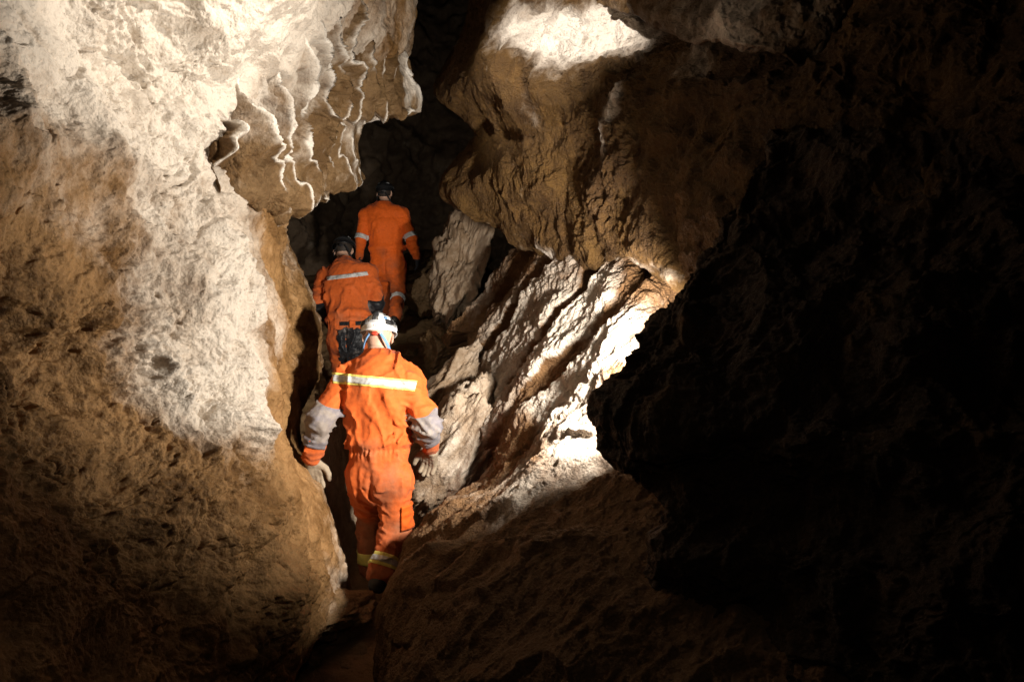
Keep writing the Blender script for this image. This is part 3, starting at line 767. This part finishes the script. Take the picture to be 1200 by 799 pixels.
def helmet(parent, hc, hr, hf, hu, shell, style):
    """hc head centre, hr right, hf facing, hu up"""
    T = lambda a: hc + a[..., 0:1] * hr + a[..., 1:2] * hf + a[..., 2:3] * hu
    def surf(th, ph, off=0.0):
        # th azimuth from the back (0) to the right, ph from the crown down
        x = np.sin(ph) * np.sin(th); y = -np.sin(ph) * np.cos(th); z = np.cos(ph)
        rx, ry, rz = 0.107, 0.132, 0.112
        k = 1 + 0.055 * sstep(0.9, 0.1, np.abs(x) / 0.42) * sstep(0.2, 0.5, z)       # raised central ridge
        k = k * (1 - 0.018 * sstep(0.012, 0.0, np.abs(np.abs(x) - 0.40) - 0.02) * sstep(0.15, 0.35, z))
        lip = sstep(1.55, 1.85, ph)
        f = 1 + 0.10 * lip
        return np.stack([x * (rx * k * f + off), y * (ry * k * f + off), z * (rz * k + off) + 0.028], -1)
    n, m = 96, 40
    th = np.linspace(0, 2 * math.pi, n, endpoint=False)[None]
    t = np.linspace(0.01, 1, m)[:, None]
    end = 1.80 - 0.16 * (0.5 - 0.5 * np.cos(th)) + 0.06 * np.cos(th) ** 8
    end = np.where(np.abs(np.sin(th)) > 0.75, end - 0.06 * (np.abs(np.sin(th)) - 0.75) / 0.25, end)
    out = surf(th, t * end); inn = surf(th, t[::-1] * end, -0.006)
    G = T(np.concatenate([out, inn], 0))
    h = mesh_obj('helmet', G, grid_quads(2 * m, n, wrap=True), shell, parent)
    def patch(nm, t0, t1, p0, p1, mat, off=0.003, a=24, b=8, par=h, bow=0.0):
        tt = np.linspace(t0, t1, a)[None]; pp = np.linspace(p0, p1, b)[:, None]
        pp = pp + bow * np.cos(tt * 2)
        top = surf(tt, pp, off); lo = surf(tt, pp, -0.004)
        top = np.concatenate([lo[:1], top, lo[-1:]], 0)
        lo2 = np.concatenate([lo[:1], lo, lo[-1:]], 0)
        top = np.concatenate([lo2[:, :1], top, lo2[:, -1:]], 1)
        return mesh_obj(nm, T(top), grid_quads(b + 2, a + 2), mat, par)
    if style == 'white':
        patch('headlamp_strap', -2.6, 2.6, 1.22, 1.40, M['grey_strap'], 0.004, a=90)
        for s in (-1, 1):
            patch('strap_clip', s * 0.95 - 0.36, s * 0.95 + 0.36, 1.16, 1.44, M['strap'], 0.008)
            patch('strap_clip', s * 0.95 - 0.10, s * 0.95 + 0.10, 1.19, 1.41, M['black_shell'], 0.013)
            patch('vent', s * 0.75 - 0.20, s * 0.75 + 0.16, 0.62, 0.74, M['black_shell'], 0.0015)
            patch('vent', s * 1.15 - 0.1, s * 1.15 + 0.1, 0.88, 1.06, M['black_shell'], 0.0015)
            patch('sticker', s * 0.62 - 0.13, s * 0.62 + 0.13, 0.90, 1.10, M['blue'], 0.001)
            patch('sticker_mark', s * 0.06 - 0.03, s * 0.06 + 0.03, 1.56, 1.61, M['red'], 0.001)
        patch('crown_strap', -0.17, 0.17, 0.55, 1.26, M['strap'], 0.009, a=8, b=24)
        patch('crown_strap', -0.10, 0.10, 0.62, 0.80, M['black_shell'], 0.016, a=8, b=8)
    else:
        patch('headlamp_strap', -2.7, 2.7, 1.22, 1.38, M['belt'], 0.004, a=70)
        for s in (-1, 1): patch('vent', s * 0.8 - 0.22, s * 0.8 + 0.22, 0.75, 0.9, M['grey_strap'], 0.0015)
    # headlamp on the front
    tt = np.linspace(math.pi - 0.28, math.pi + 0.28, 12)[None]; pp = np.linspace(1.12, 1.46, 10)[:, None]
    top = surf(tt, pp, 0.03); lo = surf(tt, pp, 0.0)
    top = np.concatenate([lo[:1], top, lo[-1:]], 0); lo2 = np.concatenate([lo[:1], lo, lo[-1:]], 0)
    top = np.concatenate([lo2[:, :1], top, lo2[:, -1:]], 1)
    mesh_obj('headlamp', T(top), grid_quads(12, 14), M['black_shell'], h)
    # webbing from the back rim past the ears to the chin
    for s in (-1, 1):
        pts = np.array([[0.030*s,-0.112,-0.020],[0.052*s,-0.098,-0.050],[0.070*s,-0.066,-0.085],[0.074*s,-0.02,-0.112],[0.060*s,0.05,-0.128],[0.0,0.088,-0.140]])
        c = T(crom(pts, 40))
        tg = np.gradient(c, axis=0); tg /= np.linalg.norm(tg, axis=-1, keepdims=True)
        nn = c - (hc + hu * -0.06); nn -= (nn * tg).sum(-1, keepdims=True) * tg; nn /= np.linalg.norm(nn, axis=-1, keepdims=True)
        bb = np.cross(tg, nn)
        G = np.stack([c + bb * 0.0085 + nn * 0.006, c + bb * 0.0085 + nn * 0.009, c - bb * 0.0085 + nn * 0.009, c - bb * 0.0085 + nn * 0.006], 1)
        mesh_obj('chin_strap', G, grid_quads(40, 4, wrap=True), M['blue'] if style == 'white' else M['belt'], h)
    # adjusting dial under the back rim
    a = np.linspace(0, 2 * math.pi, 20, endpoint=False)
    rr = []
    for r, y in ((0.001, -0.131), (0.011, -0.131), (0.013, -0.127), (0.013, -0.112), (0.001, -0.112)):
        rr.append(np.stack([np.cos(a) * r * 1.6, np.full(20, y), np.sin(a) * r - 0.020], -1))
    mesh_obj('fit_dial', T(np.array(rr)), grid_quads(5, 20, wrap=True), M['red'] if style == 'white' else M['belt'], h)
    return h

def tf(b):   # closest to a foot's ground point
    return b

def person(cfg):
    J = {k: P(*v) for k, v in cfg['j'].items()}
    h = cfg['h']; seed = cfg['seed']
    foot = 0.5 * (J['ankle_r'] + J['ankle_l'])
    root = bpy.data.objects.new('person', None); col.objects.link(root)
    root.location = (J['hip'][0], J['hip'][1], min(J['ankle_r'][2], J['ankle_l'][2]) - 0.09)
    root.empty_display_size = 0.2
    setk(root, cfg['label'], 'person', None, cfg.get('group'))
    hc, neck, hip, chest = J['head'], J['neck'], J['hip'], J['chest']
    waist = J['waist']
    rt = nrm(J['sh_r'] - J['sh_l'])                          # to his right in the picture
    spine = nrm(neck - hip)
    fw = nrm(np.cross(spine, rt) * 1.0)
    if fw[1] < 0: fw = -fw
    hu = nrm(cfg['head_up']); hf = nrm(np.array(cfg['head_fwd'])); hf = nrm(hf - hf.dot(hu) * hu); hr = np.cross(hf, hu)
    hl = hip - rt * 0.095; hrr = hip + rt * 0.095
    B = cfg.get('build', 1.0)
    def coverall_raw(p, s=0.0, cut=True):
        f = cone(p, hip - rt * 0.078 * B - Z_ * .02, hip + rt * 0.078 * B - Z_ * .02, 0.112 * B, 0.112 * B)
        f = smin(f, cone(p, hip, waist, 0.178 * B, 0.176 * B, fw, 1.45), 0.05)
        up = cone(p, waist + spine * 0.035, chest, 0.188 * B, 0.205 * B, fw, 1.45)
        up = smin(up, cone(p, chest, chest + spine * 0.10, 0.205 * B, 0.17 * B, fw, 1.55), 0.05)
        f = smin(f, up, 0.025)
        f = smin(f, cone(p, J['sh_l'], J['sh_r'], 0.082, 0.082), 0.08)
        f = smin(f, cone(p, chest + spine * 0.12, neck - spine * 0.005, 0.125, 0.068), 0.07)
        for sd, hp in (('l', hl), ('r', hrr)):
            leg = smin(cone(p, hp, J['knee_' + sd], 0.106 * B, 0.084), cone(p, J['knee_' + sd], J['ankle_' + sd], 0.084, 0.074), 0.027)
            f = smin(f, leg, 0.03)
            a, b, c = J['sh_' + sd], J['el_' + sd], J['wr_' + sd]
            arm = smin(cone(p, a, b, 0.084, 0.067), cone(p, b, c - nrm(c - b) * 0.02, 0.067, 0.049), 0.027)
            f = smin(f, arm, 0.022)
        return f
    def limb(part):
        sd = part[-1]
        if part[:3] == 'arm': pr = [(J['sh_' + sd], J['el_' + sd], 0.084, 0.067), (J['el_' + sd], J['wr_' + sd] - nrm(J['wr_' + sd] - J['el_' + sd]) * 0.02, 0.067, 0.049)]
        else: pr = [(hl if sd == 'l' else hrr, J['knee_' + sd], 0.106 * B, 0.084), (J['knee_' + sd], J['ankle_' + sd], 0.084, 0.074)]
        def f(p):
            p = np.asarray(p, F4)
            return smin(cone(p, *pr[0]), cone(p, *pr[1]), 0.027) - wrinkle(p, seed, cfg.get('wr', 1.0), 1.0)
        return f
    def limbness(p):
        k = 0
        for sd, hp in (('l', hl), ('r', hrr)):
            for a, b, c in ((J['sh_' + sd] * 0.6 + J['el_' + sd] * 0.4, J['el_' + sd], J['wr_' + sd]), (hp * 0.7 + J['knee_' + sd] * 0.3, J['knee_' + sd], J['ankle_' + sd])):
                d = np.minimum(cone(p, a, b, 0.09, 0.09), cone(p, b, c, 0.09, 0.09))
                k = np.maximum(k, sstep(0.05, 0.0, d))
        return k
    def coverall(p):
        f = coverall_raw(p)
        # gathered waist
        hgt = (p - waist) @ spine.astype(F4)
        side = (p - waist) @ rt.astype(F4)
        ti = np.exp(-((hgt) / 0.016) ** 2)
        near_w = sstep(0.28, 0.2, np.abs(side))
        f = f + near_w * (0.010 * ti + 0.004 * np.sin(side * 2 * math.pi / 0.026 + 2 * perlin(p * 8)) * np.exp(-((hgt + 0.01) / 0.04) ** 2))
        f = f - near_w * 0.012 * np.exp(-((hgt - 0.045) / 0.03) ** 2)
        f = f - wrinkle(p, seed, cfg.get('wr', 1.0), limbness(p))
        # seat cleft and centre back seam
        f = f + 0.022 * np.exp(-(side / 0.014) ** 2) * np.exp(-((hgt + 0.20) / 0.09) ** 2)
        back = sstep(0.02, -0.05, (p - chest) @ fw.astype(F4))
        yk = (p - (chest + spine * 0.045)) @ spine.astype(F4)
        f = f + back * sstep(0.24, 0.2, np.abs(side)) * 0.005 * np.exp(-(yk / 0.007) ** 2)
        f = f + back * 0.004 * np.exp(-(np.abs(side) - 0.11 - 0.02 * perlin(p * 5)) ** 2 / 0.01 ** 2) * sstep(0.03, -0.02, yk) * sstep(0.05, 0.1, hgt)
        # collar: stands at the neck and is cut off
        col_ = np.maximum(cone(p, neck - spine * 0.05, neck + spine * 0.05, 0.080, 0.070), (p - neck - spine.astype(F4) * 0.035) @ spine.astype(F4))
        f = np.maximum(f, np.where(np.abs(side) < 0.11, (p - neck) @ spine.astype(F4) - 0.035, -1))
        f = smin(f, col_, 0.012)
        return f
    allj = np.array(list(J.values()))
    lo, hi = allj.min(0) - 0.24, allj.max(0) + 0.24
    lo[2] = min(J['ankle_r'][2], J['ankle_l'][2]) - 0.12
    hi[2] = hc[2] + 0.2
    cov = solid('coverall', coverall, lo, hi, h, M[cfg['cloth']], root)
    vc = np.zeros(len(cov.data.vertices) * 3, F4); cov.data.vertices.foreach_get('co', vc); vc = vc.reshape(-1, 3)
    gz = min(J['ankle_r'][2], J['ankle_l'][2])
    mud = 0.75 * sstep(0.62, 0.0, vc[:, 2] - gz) + 0.1
    for q_, rr_, w_ in ((hip - fw * 0.14 - Z_ * 0.04 + rt * 0.06, 0.16, 0.55), (J['wr_l'], 0.13, 0.6), (J['wr_r'], 0.13, 0.6), (J['el_l'], 0.12, 0.4), (J['el_r'], 0.12, 0.4),
                        (J['knee_l'], 0.16, 0.5), (J['knee_r'], 0.16, 0.5), (waist - fw * 0.15 - rt * 0.05, 0.08, 0.5)):
        mud = mud + w_ * np.exp(-((vc - q_) ** 2).sum(1) / rr_ ** 2)
    at_ = cov.data.attributes.new('mud', 'FLOAT', 'POINT'); at_.data.foreach_set('value', mud.astype(F4))
    # the body itself
    HL = {}
    for sd in 'lr':
        a, b = J['el_' + sd], J['wr_' + sd]
        HL[sd] = hand_prims(b, J['hand_' + sd] - b, np.array(cfg['palm_' + sd], float), np.array(cfg['thumb_' + sd], float), cfg.get('hs', 1.0), cfg.get('curl', 0.5))
    nb = nrm(neck - chest)
    def body(p):
        f = coverall_raw(p) + 0.026
        f = smin(f, cone(p, neck - nb * 0.06, hc - hu * 0.07 - hf * 0.015, 0.062, 0.058), 0.03)
        hd = ellip(p, hc + hu * 0.02 - hf * 0.01, (hr, hf, hu), (0.078, 0.099, 0.100))
        hd = smin(hd, ellip(p, hc - hu * 0.055 + hf * 0.03, (hr, hf, hu), (0.060, 0.068, 0.072)), 0.03)
        hd = smin(hd, cone(p, hc - hu * 0.005 + hf * 0.092, hc - hu * 0.040 + hf * 0.114, 0.009, 0.014), 0.012)   # nose
        hd = smin(hd, cone(p, hc + hu * 0.015 + hf * 0.086 - hr * 0.035, hc + hu * 0.015 + hf * 0.086 + hr * 0.035, 0.010, 0.010), 0.015)
        hd = smin(hd, cone(p, hc - hu * 0.070 + hf * 0.090 - hr * 0.018, hc - hu * 0.070 + hf * 0.090 + hr * 0.018, 0.009, 0.009), 0.008)
        hd = smin(hd, ellip(p, hc - hu * 0.110 + hf * 0.078, (hr, hf, hu), (0.026, 0.02, 0.02)), 0.02)
        for s in (-1, 1):
            hd = np.maximum(hd, -ellip(p, hc + hf * 0.104 + hr * 0.033 * s - hu * 0.004, (hr, hf, hu), (0.016, 0.016, 0.010)))
            hd = smin(hd, ellip(p, hc + hf * 0.084 + hr * 0.032 * s - hu * 0.004, (hr, hf, hu), (0.012, 0.012, 0.012)), 0.003)
            ea = nrm(hr * s * 0.55 - hf * 0.8)
            e = ellip(p, hc + hr * 0.084 * s - hf * 0.012 - hu * 0.02, (nrm(np.cross(ea, hu)), ea, hu), (0.008, 0.021, 0.034))
            hd = smin(hd, e, 0.008)
        f = smin(f, hd, 0.022)
        f = f + 0.004 * np.exp(-(((p - (hc - hu * 0.075 - hf * 0.06)) @ hu.astype(F4)) / 0.006) ** 2) * sstep(0.12, 0.06, np.sqrt(((p - (hc - hu * 0.075 - hf * 0.06)) ** 2).sum(-1)))
        for sd in 'lr':
            f = np.minimum(f, hand_sdf([(a, b, r1 * 0.85, r2 * 0.85) for a, b, r1, r2 in HL[sd]])(p))
            f = smin(f, cone(p, J['wr_' + sd] - nrm(J['wr_' + sd] - J['el_' + sd]) * 0.08, J['wr_' + sd], 0.03, 0.027), 0.02)
            a = J['ankle_' + sd]; t = nrm(cfg['toe_' + sd])
            f = smin(f, cone(p, a - Z_ * 0.04 - t * 0.03, a - Z_ * 0.055 + t * 0.13, 0.034, 0.028), 0.03)
        return f
    lo2, hi2 = lo.copy(), hi.copy(); 
    bd = solid('body', body, lo2, hi2, max(h * 0.95, 0.0065), M['skin'], root)
    if cfg.get('hair'):
        def hair(p):
            d = ellip(p, hc + hu * 0.02 - hf * 0.012, (hr, hf, hu), (0.082, 0.103, 0.104))
            d = np.maximum(d, -((p - hc) @ hu.astype(F4)) - 0.062)
            return np.maximum(d, (p - hc) @ hf.astype(F4) - 0.02) - 0.003 * perlin(p * 60)
        solid('hair', hair, hc - 0.14, hc + 0.14, 0.008, M['hair'], root)
    helmet(root, hc, hr, hf, hu, M[cfg['shell']], cfg['style'])
    gm = M[cfg['glove']]
    for sd in 'lr':
        w = J['wr_' + sd]; el = J['el_' + sd]; ax = nrm(w - el)
        hs = hand_sdf(HL[sd])
        def gs(p, hs=hs, w=w, ax=ax):
            f = smin(hs(p), cone(p, w - ax * 0.045, w + ax * 0.01, 0.043, 0.034), 0.02)
            f = f + 0.003 * np.exp(-(((p - w) @ ax.astype(F4)) / 0.006) ** 2)
            return f - 0.0025 - 0.0022 * perlin(p * 55) 
        pts = np.array([q for a, b, _, _ in HL[sd] for q in (a, b)] + [w - ax * 0.07])
        solid('glove', gs, pts.min(0) - 0.05, pts.max(0) + 0.05, cfg.get('gh', 0.005), gm, root)
        a = J['ankle_' + sd]; t = nrm(cfg['toe_' + sd]); k = J['knee_' + sd]; sx = nrm(k - a)
        tz = nrm(np.cross(np.cross(t, sx), t)); sole_n = tz.astype(F4)
        def bs(p, a=a, t=t, sx=sx, tz=tz):
            b0 = a - tz * 0.055
            f = cone(p, a + sx * 0.10, a - tz * 0.02, 0.064, 0.056)
            f = smin(f, cone(p, b0 - t * 0.045, b0 + t * 0.09, 0.046, 0.044), 0.03)
            f = smin(f, cone(p, b0 + t * 0.09 - tz * .008, b0 + t * 0.16 - tz * .010, 0.046, 0.036), 0.03)
            sp = (p - (a - tz * 0.095)) @ tz.astype(F4)
            f = f - 0.006 * sstep(0.028, 0.022, sp) - 0.003 * perlin(p * 25)
            return np.maximum(f, -sp)
        bo = solid('boot', bs, a - 0.27, a + 0.27, cfg.get('bh', 0.008), M['boot'], root)
    return root, J, coverall, cov, rt, limb, spine

def lin(a, b, n): return np.linspace(0, 1, n)[:, None] * (np.asarray(b) - np.asarray(a)) + np.asarray(a)

def back_stripe(cfg_sdf, cov, corners, off, name, mat, d0, n=70, m=8, par=None, rag=0.0):
    """strip across the back; corners in picture order tl, tr, bl, br"""
    tl, tr, bl, br = [np.array(c, float) for c in corners]
    u = np.linspace(0, 1, n)[None, :, None]; v = np.linspace(0, 1, m)[:, None, None]
    c = (tl * (1 - u) + tr * u) * (1 - v) + (bl * (1 - u) + br * u) * v
    if rag:
        z_ = np.concatenate([c * 0.16, np.zeros(c.shape[:-1] + (1,))], -1)
        c = c + rag * np.stack([fbm(z_, 3, 301), fbm(z_ + 7.3, 3, 302)], -1)
    A = PA(np.concatenate([c, np.full(c.shape[:-1] + (1,), d0)], -1)); Bp = PA(np.concatenate([c, np.full(c.shape[:-1] + (1,), d0 + 1)], -1))
    D = Bp - A; D /= np.linalg.norm(D, axis=-1, keepdims=True)
    return shell_patch(name, cfg_sdf, A, D, off, mat, par or cov, reach=0.9)

# --- the caver with the white helmet
c1 = dict(h=0.0085, seed=3, cloth='orange', shell='white_shell', style='white', glove='glove', build=1.0,
    label='person in orange coverall with grey elbow patches and a white helmet, walking away',
    group='cavers in orange coveralls walking in single file',
    head_up=(0.0, 0.42, 0.9), head_fwd=(0.02, 0.9, -0.42), hair=False, wr=1.6, curl=0.45, hs=1.15,
    j=dict(head=(444, 394, 4.52), neck=(441, 416, 4.46), chest=(442, 462, 4.40), waist=(443, 527, 4.40), hip=(445, 556, 4.40),
           sh_l=(406, 443, 4.44), sh_r=(479, 449, 4.40), el_l=(375, 492, 4.30), el_r=(502, 500, 4.33), wr_l=(366, 538, 4.42), wr_r=(505, 526, 4.50),
           hand_l=(369, 556, 4.46), hand_r=(503, 547, 4.58), knee_l=(434, 612, 4.72), knee_r=(463, 618, 4.42), ankle_l=(436, 664, 4.75), ankle_r=(446, 672, 4.30)),
    palm_l=(0.2, -1, 0.1), palm_r=(-0.3, -1, 0.2), thumb_l=(1, -0.2, 0), thumb_r=(-1, -0.2, 0), toe_l=(0.05, 1, 0.1), toe_r=(-0.12, 1, -0.25))
r1_, J1, s1, cov1, rt1, lb1, sp1 = person(c1)
st = back_stripe(s1, cov1, [(389, 436), (489, 446), (390, 449), (486, 458)], 0.003, 'reflective_stripe', M['yellow'], 3.9)
st.parent = cov1
for sd, ref in (('l', (-0.3, -1, 0)), ('r', (0.2, -1, 0))):
    pass
back_stripe(s1, cov1, [(389, 438.6), (488.6, 448.4), (390, 446.6), (486.6, 455.6)], 0.005, 'reflective_tape', M['silver'], 3.9)
ring(lb1('arm_l'), J1['el_l'] + (J1['sh_l'] - J1['el_l']) * 0.38, J1['wr_l'] + (J1['el_l'] - J1['wr_l']) * 0.36, 0.0, 1.0, 0.006, 'elbow_patch', M['patch'], cov1, n=40, m=24, rad=0.15, span=(-75, 85), ref=(0.1, -1, 0), full=s1)
ring(lb1('arm_r'), J1['el_r'] + (J1['sh_r'] - J1['el_r']) * 0.40, J1['wr_r'] + (J1['el_r'] - J1['wr_r']) * 0.30, 0.0, 1.0, 0.006, 'elbow_patch', M['patch'], cov1, n=40, m=24, rad=0.15, span=(-85, 70), ref=(-0.1, -1, 0), full=s1)
ring(lb1('leg_r'), J1['knee_r'], J1['ankle_r'], 0.60, 0.86, 0.003, 'reflective_band', M['yellow'], cov1, rad=0.16, full=s1)
ring(lb1('leg_r'), J1['knee_r'], J1['ankle_r'], 0.67, 0.79, 0.005, 'reflective_tape', M['silver'], cov1, rad=0.16, full=s1)
ring(lb1('leg_l'), J1['knee_l'], J1['ankle_l'], 0.60, 0.86, 0.003, 'reflective_band', M['yellow'], cov1, rad=0.16, full=s1)
ring(lb1('leg_r'), J1['hip'] + rt1 * 0.095, J1['knee_r'], 0.50, 0.96, 0.014, 'cargo_pocket', M['orange_dirty'], cov1, n=24, m=16, rad=0.22, span=(-112, -28), ref=(0, -1, 0), full=s1)

# --- the caver in the middle
c2 = dict(h=0.011, seed=11, cloth='orange', shell='black_shell', style='black', glove='black_glove', build=1.0,
    label='stooping person in orange jacket with a white stripe, black seat patch and black helmet',
    group='cavers in orange coveralls walking in single file',
    head_up=(-0.05, 0.6, 0.8), head_fwd=(0.0, 0.8, -0.6), hair=True, wr=1.5,
    j=dict(head=(403, 294, 6.92), neck=(404, 308, 6.80), chest=(406, 336, 6.64), waist=(409, 378, 6.48), hip=(410, 396, 6.48),
           sh_l=(382, 325, 6.74), sh_r=(431, 322, 6.72), el_l=(374, 352, 6.62), el_r=(441, 356, 6.60), wr_l=(382, 372, 6.82), wr_r=(438, 376, 6.80),
           hand_l=(386, 378, 6.92), hand_r=(434, 384, 6.90), knee_l=(402, 440, 6.70), knee_r=(418, 444, 6.5), ankle_l=(404, 486, 6.75), ankle_r=(416, 492, 6.45)),
    palm_l=(0.5, 0.3, -1), palm_r=(-0.5, 0.3, -1), thumb_l=(0.3, 1, 0), thumb_r=(-0.3, 1, 0), toe_l=(0.05, 1, 0.1), toe_r=(0, 1, -0.1), gh=0.007, bh=0.011)
r2_, J2, s2, cov2, rt2, lb2, sp2 = person(c2)
back_stripe(s2, cov2, [(382, 324), (430, 318), (383, 328.5), (432, 322.5)], 0.004, 'reflective_stripe', M['silver'], 6.0, n=50, m=5)
back_stripe(s2, cov2, [(398, 377), (425, 376), (398, 381.5), (425, 381)], 0.006, 'belt', M['belt'], 6.0, n=40, m=5)
back_stripe(s2, cov2, [(409.5, 375.5), (416.5, 375.5), (409.5, 384), (416.5, 383.5)], 0.011, 'belt_loop', M['orange'], 6.0, n=12, m=8)
back_stripe(s2, cov2, [(394, 385), (429, 384), (399, 428), (426, 428)], 0.003, 'seat_patch', M['black_patch'], 5.9, n=60, m=60, rag=4.0)
ring(lb2('arm_r'), J2['el_r'] + (J2['sh_r'] - J2['el_r']) * 0.35, J2['wr_r'], 0.0, 1.0, 0.004, 'elbow_patch', M['black_patch'], cov2, n=40, m=20, rad=0.15, span=(-100, 100), ref=(0.2, -1, 0), full=s2)
ring(lb2('arm_l'), J2['el_l'] + (J2['sh_l'] - J2['el_l']) * 0.25, J2['wr_l'], 0.0, 1.0, 0.004, 'elbow_patch', M['black_patch'], cov2, n=40, m=20, rad=0.15, span=(-100, 100), ref=(-0.2, -1, 0), full=s2)

# --- the caver farthest along the passage
c3 = dict(h=0.0135, seed=23, cloth='orange_dirty', shell='black_shell', style='black', glove='black_glove', build=1.05,
    label='person in plain orange coverall with white bands on sleeves and shin, farthest along the passage',
    group='cavers in orange coveralls walking in single file',
    head_up=(0.0, 0.12, 0.99), head_fwd=(0.1, 0.99, -0.12), hair=True, wr=1.25,
    j=dict(head=(451, 226, 8.86), neck=(450, 240, 8.82), chest=(451, 262, 8.80), waist=(453, 296, 8.80), hip=(455, 311, 8.80),
           sh_l=(429, 252, 8.80), sh_r=(472, 252, 8.80), el_l=(423, 280, 8.75), el_r=(482, 279, 8.75), wr_l=(421, 303, 8.85), wr_r=(489, 302, 8.88),
           hand_l=(421, 312, 8.90), hand_r=(490, 313, 8.94), knee_l=(451, 342, 9.05), knee_r=(467, 343, 8.80), ankle_l=(452, 372, 9.05), ankle_r=(463, 371, 8.52)),
    palm_l=(1, 0.2, 0), palm_r=(-1, 0.2, 0), thumb_l=(0, 1, 0), thumb_r=(0, 1, 0), toe_l=(0.0, 1, 0.15), toe_r=(0, 0.9, -0.5), gh=0.008, bh=0.012)
r3_, J3, s3, cov3, rt3, lb3, sp3 = person(c3)
for sd in 'lr':
    ring(lb3('arm_' + sd), J3['el_' + sd], J3['sh_' + sd], -0.02, 0.17, 0.005, 'reflective_band', M['silver'], cov3, rad=0.16, full=s3)
ring(lb3('leg_r'), J3['knee_r'], J3['ankle_r'], 0.18, 0.33, 0.005, 'reflective_band', M['silver'], cov3, rad=0.18, full=s3)
# ------------------------------------------------------------------ lamps
def lamp(name, loc, target, power, angle, blend=0.4, radius=0.05, color=(1, 0.93, 0.82)):
    l = bpy.data.lights.new(name, 'SPOT')
    l.energy = power; l.spot_size = math.radians(angle); l.spot_blend = blend; l.shadow_soft_size = radius; l.color = color
    o = bpy.data.objects.new(name, l); col.objects.link(o)
    o.location = loc
    d = np.asarray(target) - np.asarray(loc)
    from mathutils import Vector
    o.rotation_euler = Vector(d).to_track_quat('-Z', 'Y').to_euler()
    return o
WL = P(795, 384, 3.08)
lamp('unseen_lamp', WL, WL + np.array([-0.84, 0.50, 0.20]), 290, 120, 0.6, color=(1, 0.935, 0.84))
lamp('unseen_lamp', P(772, 400, 3.02), P(672, 435, 4.0), 270, 122, 0.6, color=(1, 0.935, 0.84))  # second head added to brighten the hot spot on the slope
lamp('added_top_light', P(430, -330, 3.3), P(665, 20, 4.75), 380, 50, 0.5, color=(1, 0.935, 0.84))  # unseen spot added overhead to light the ceiling panel
lamp('added_top_light', P(580, -320, 2.7), P(235, -40, 3.2), 210, 72, 1.0, color=(1, 0.935, 0.84))  # unseen spot added for the glow at the left wall's top
lamp('added_fill', P(350, -200, 0.5), P(500, 500, 4.0), 4, 120, 0.9, 0.15)  # weak unseen fill added near the camera for the dim rock
lamp('headlamp_beam', P(446, 392, 4.74), P(500, 405, 8.0), 16, 70, 0.8, 0.03)
lamp('headlamp_beam', P(403, 294, 7.15), P(458, 310, 8.8), 24, 80, 0.7, 0.03)
lamp('headlamp_beam', P(453, 221, 9.08), P(520, 150, 13), 40, 90, 0.9, 0.03)
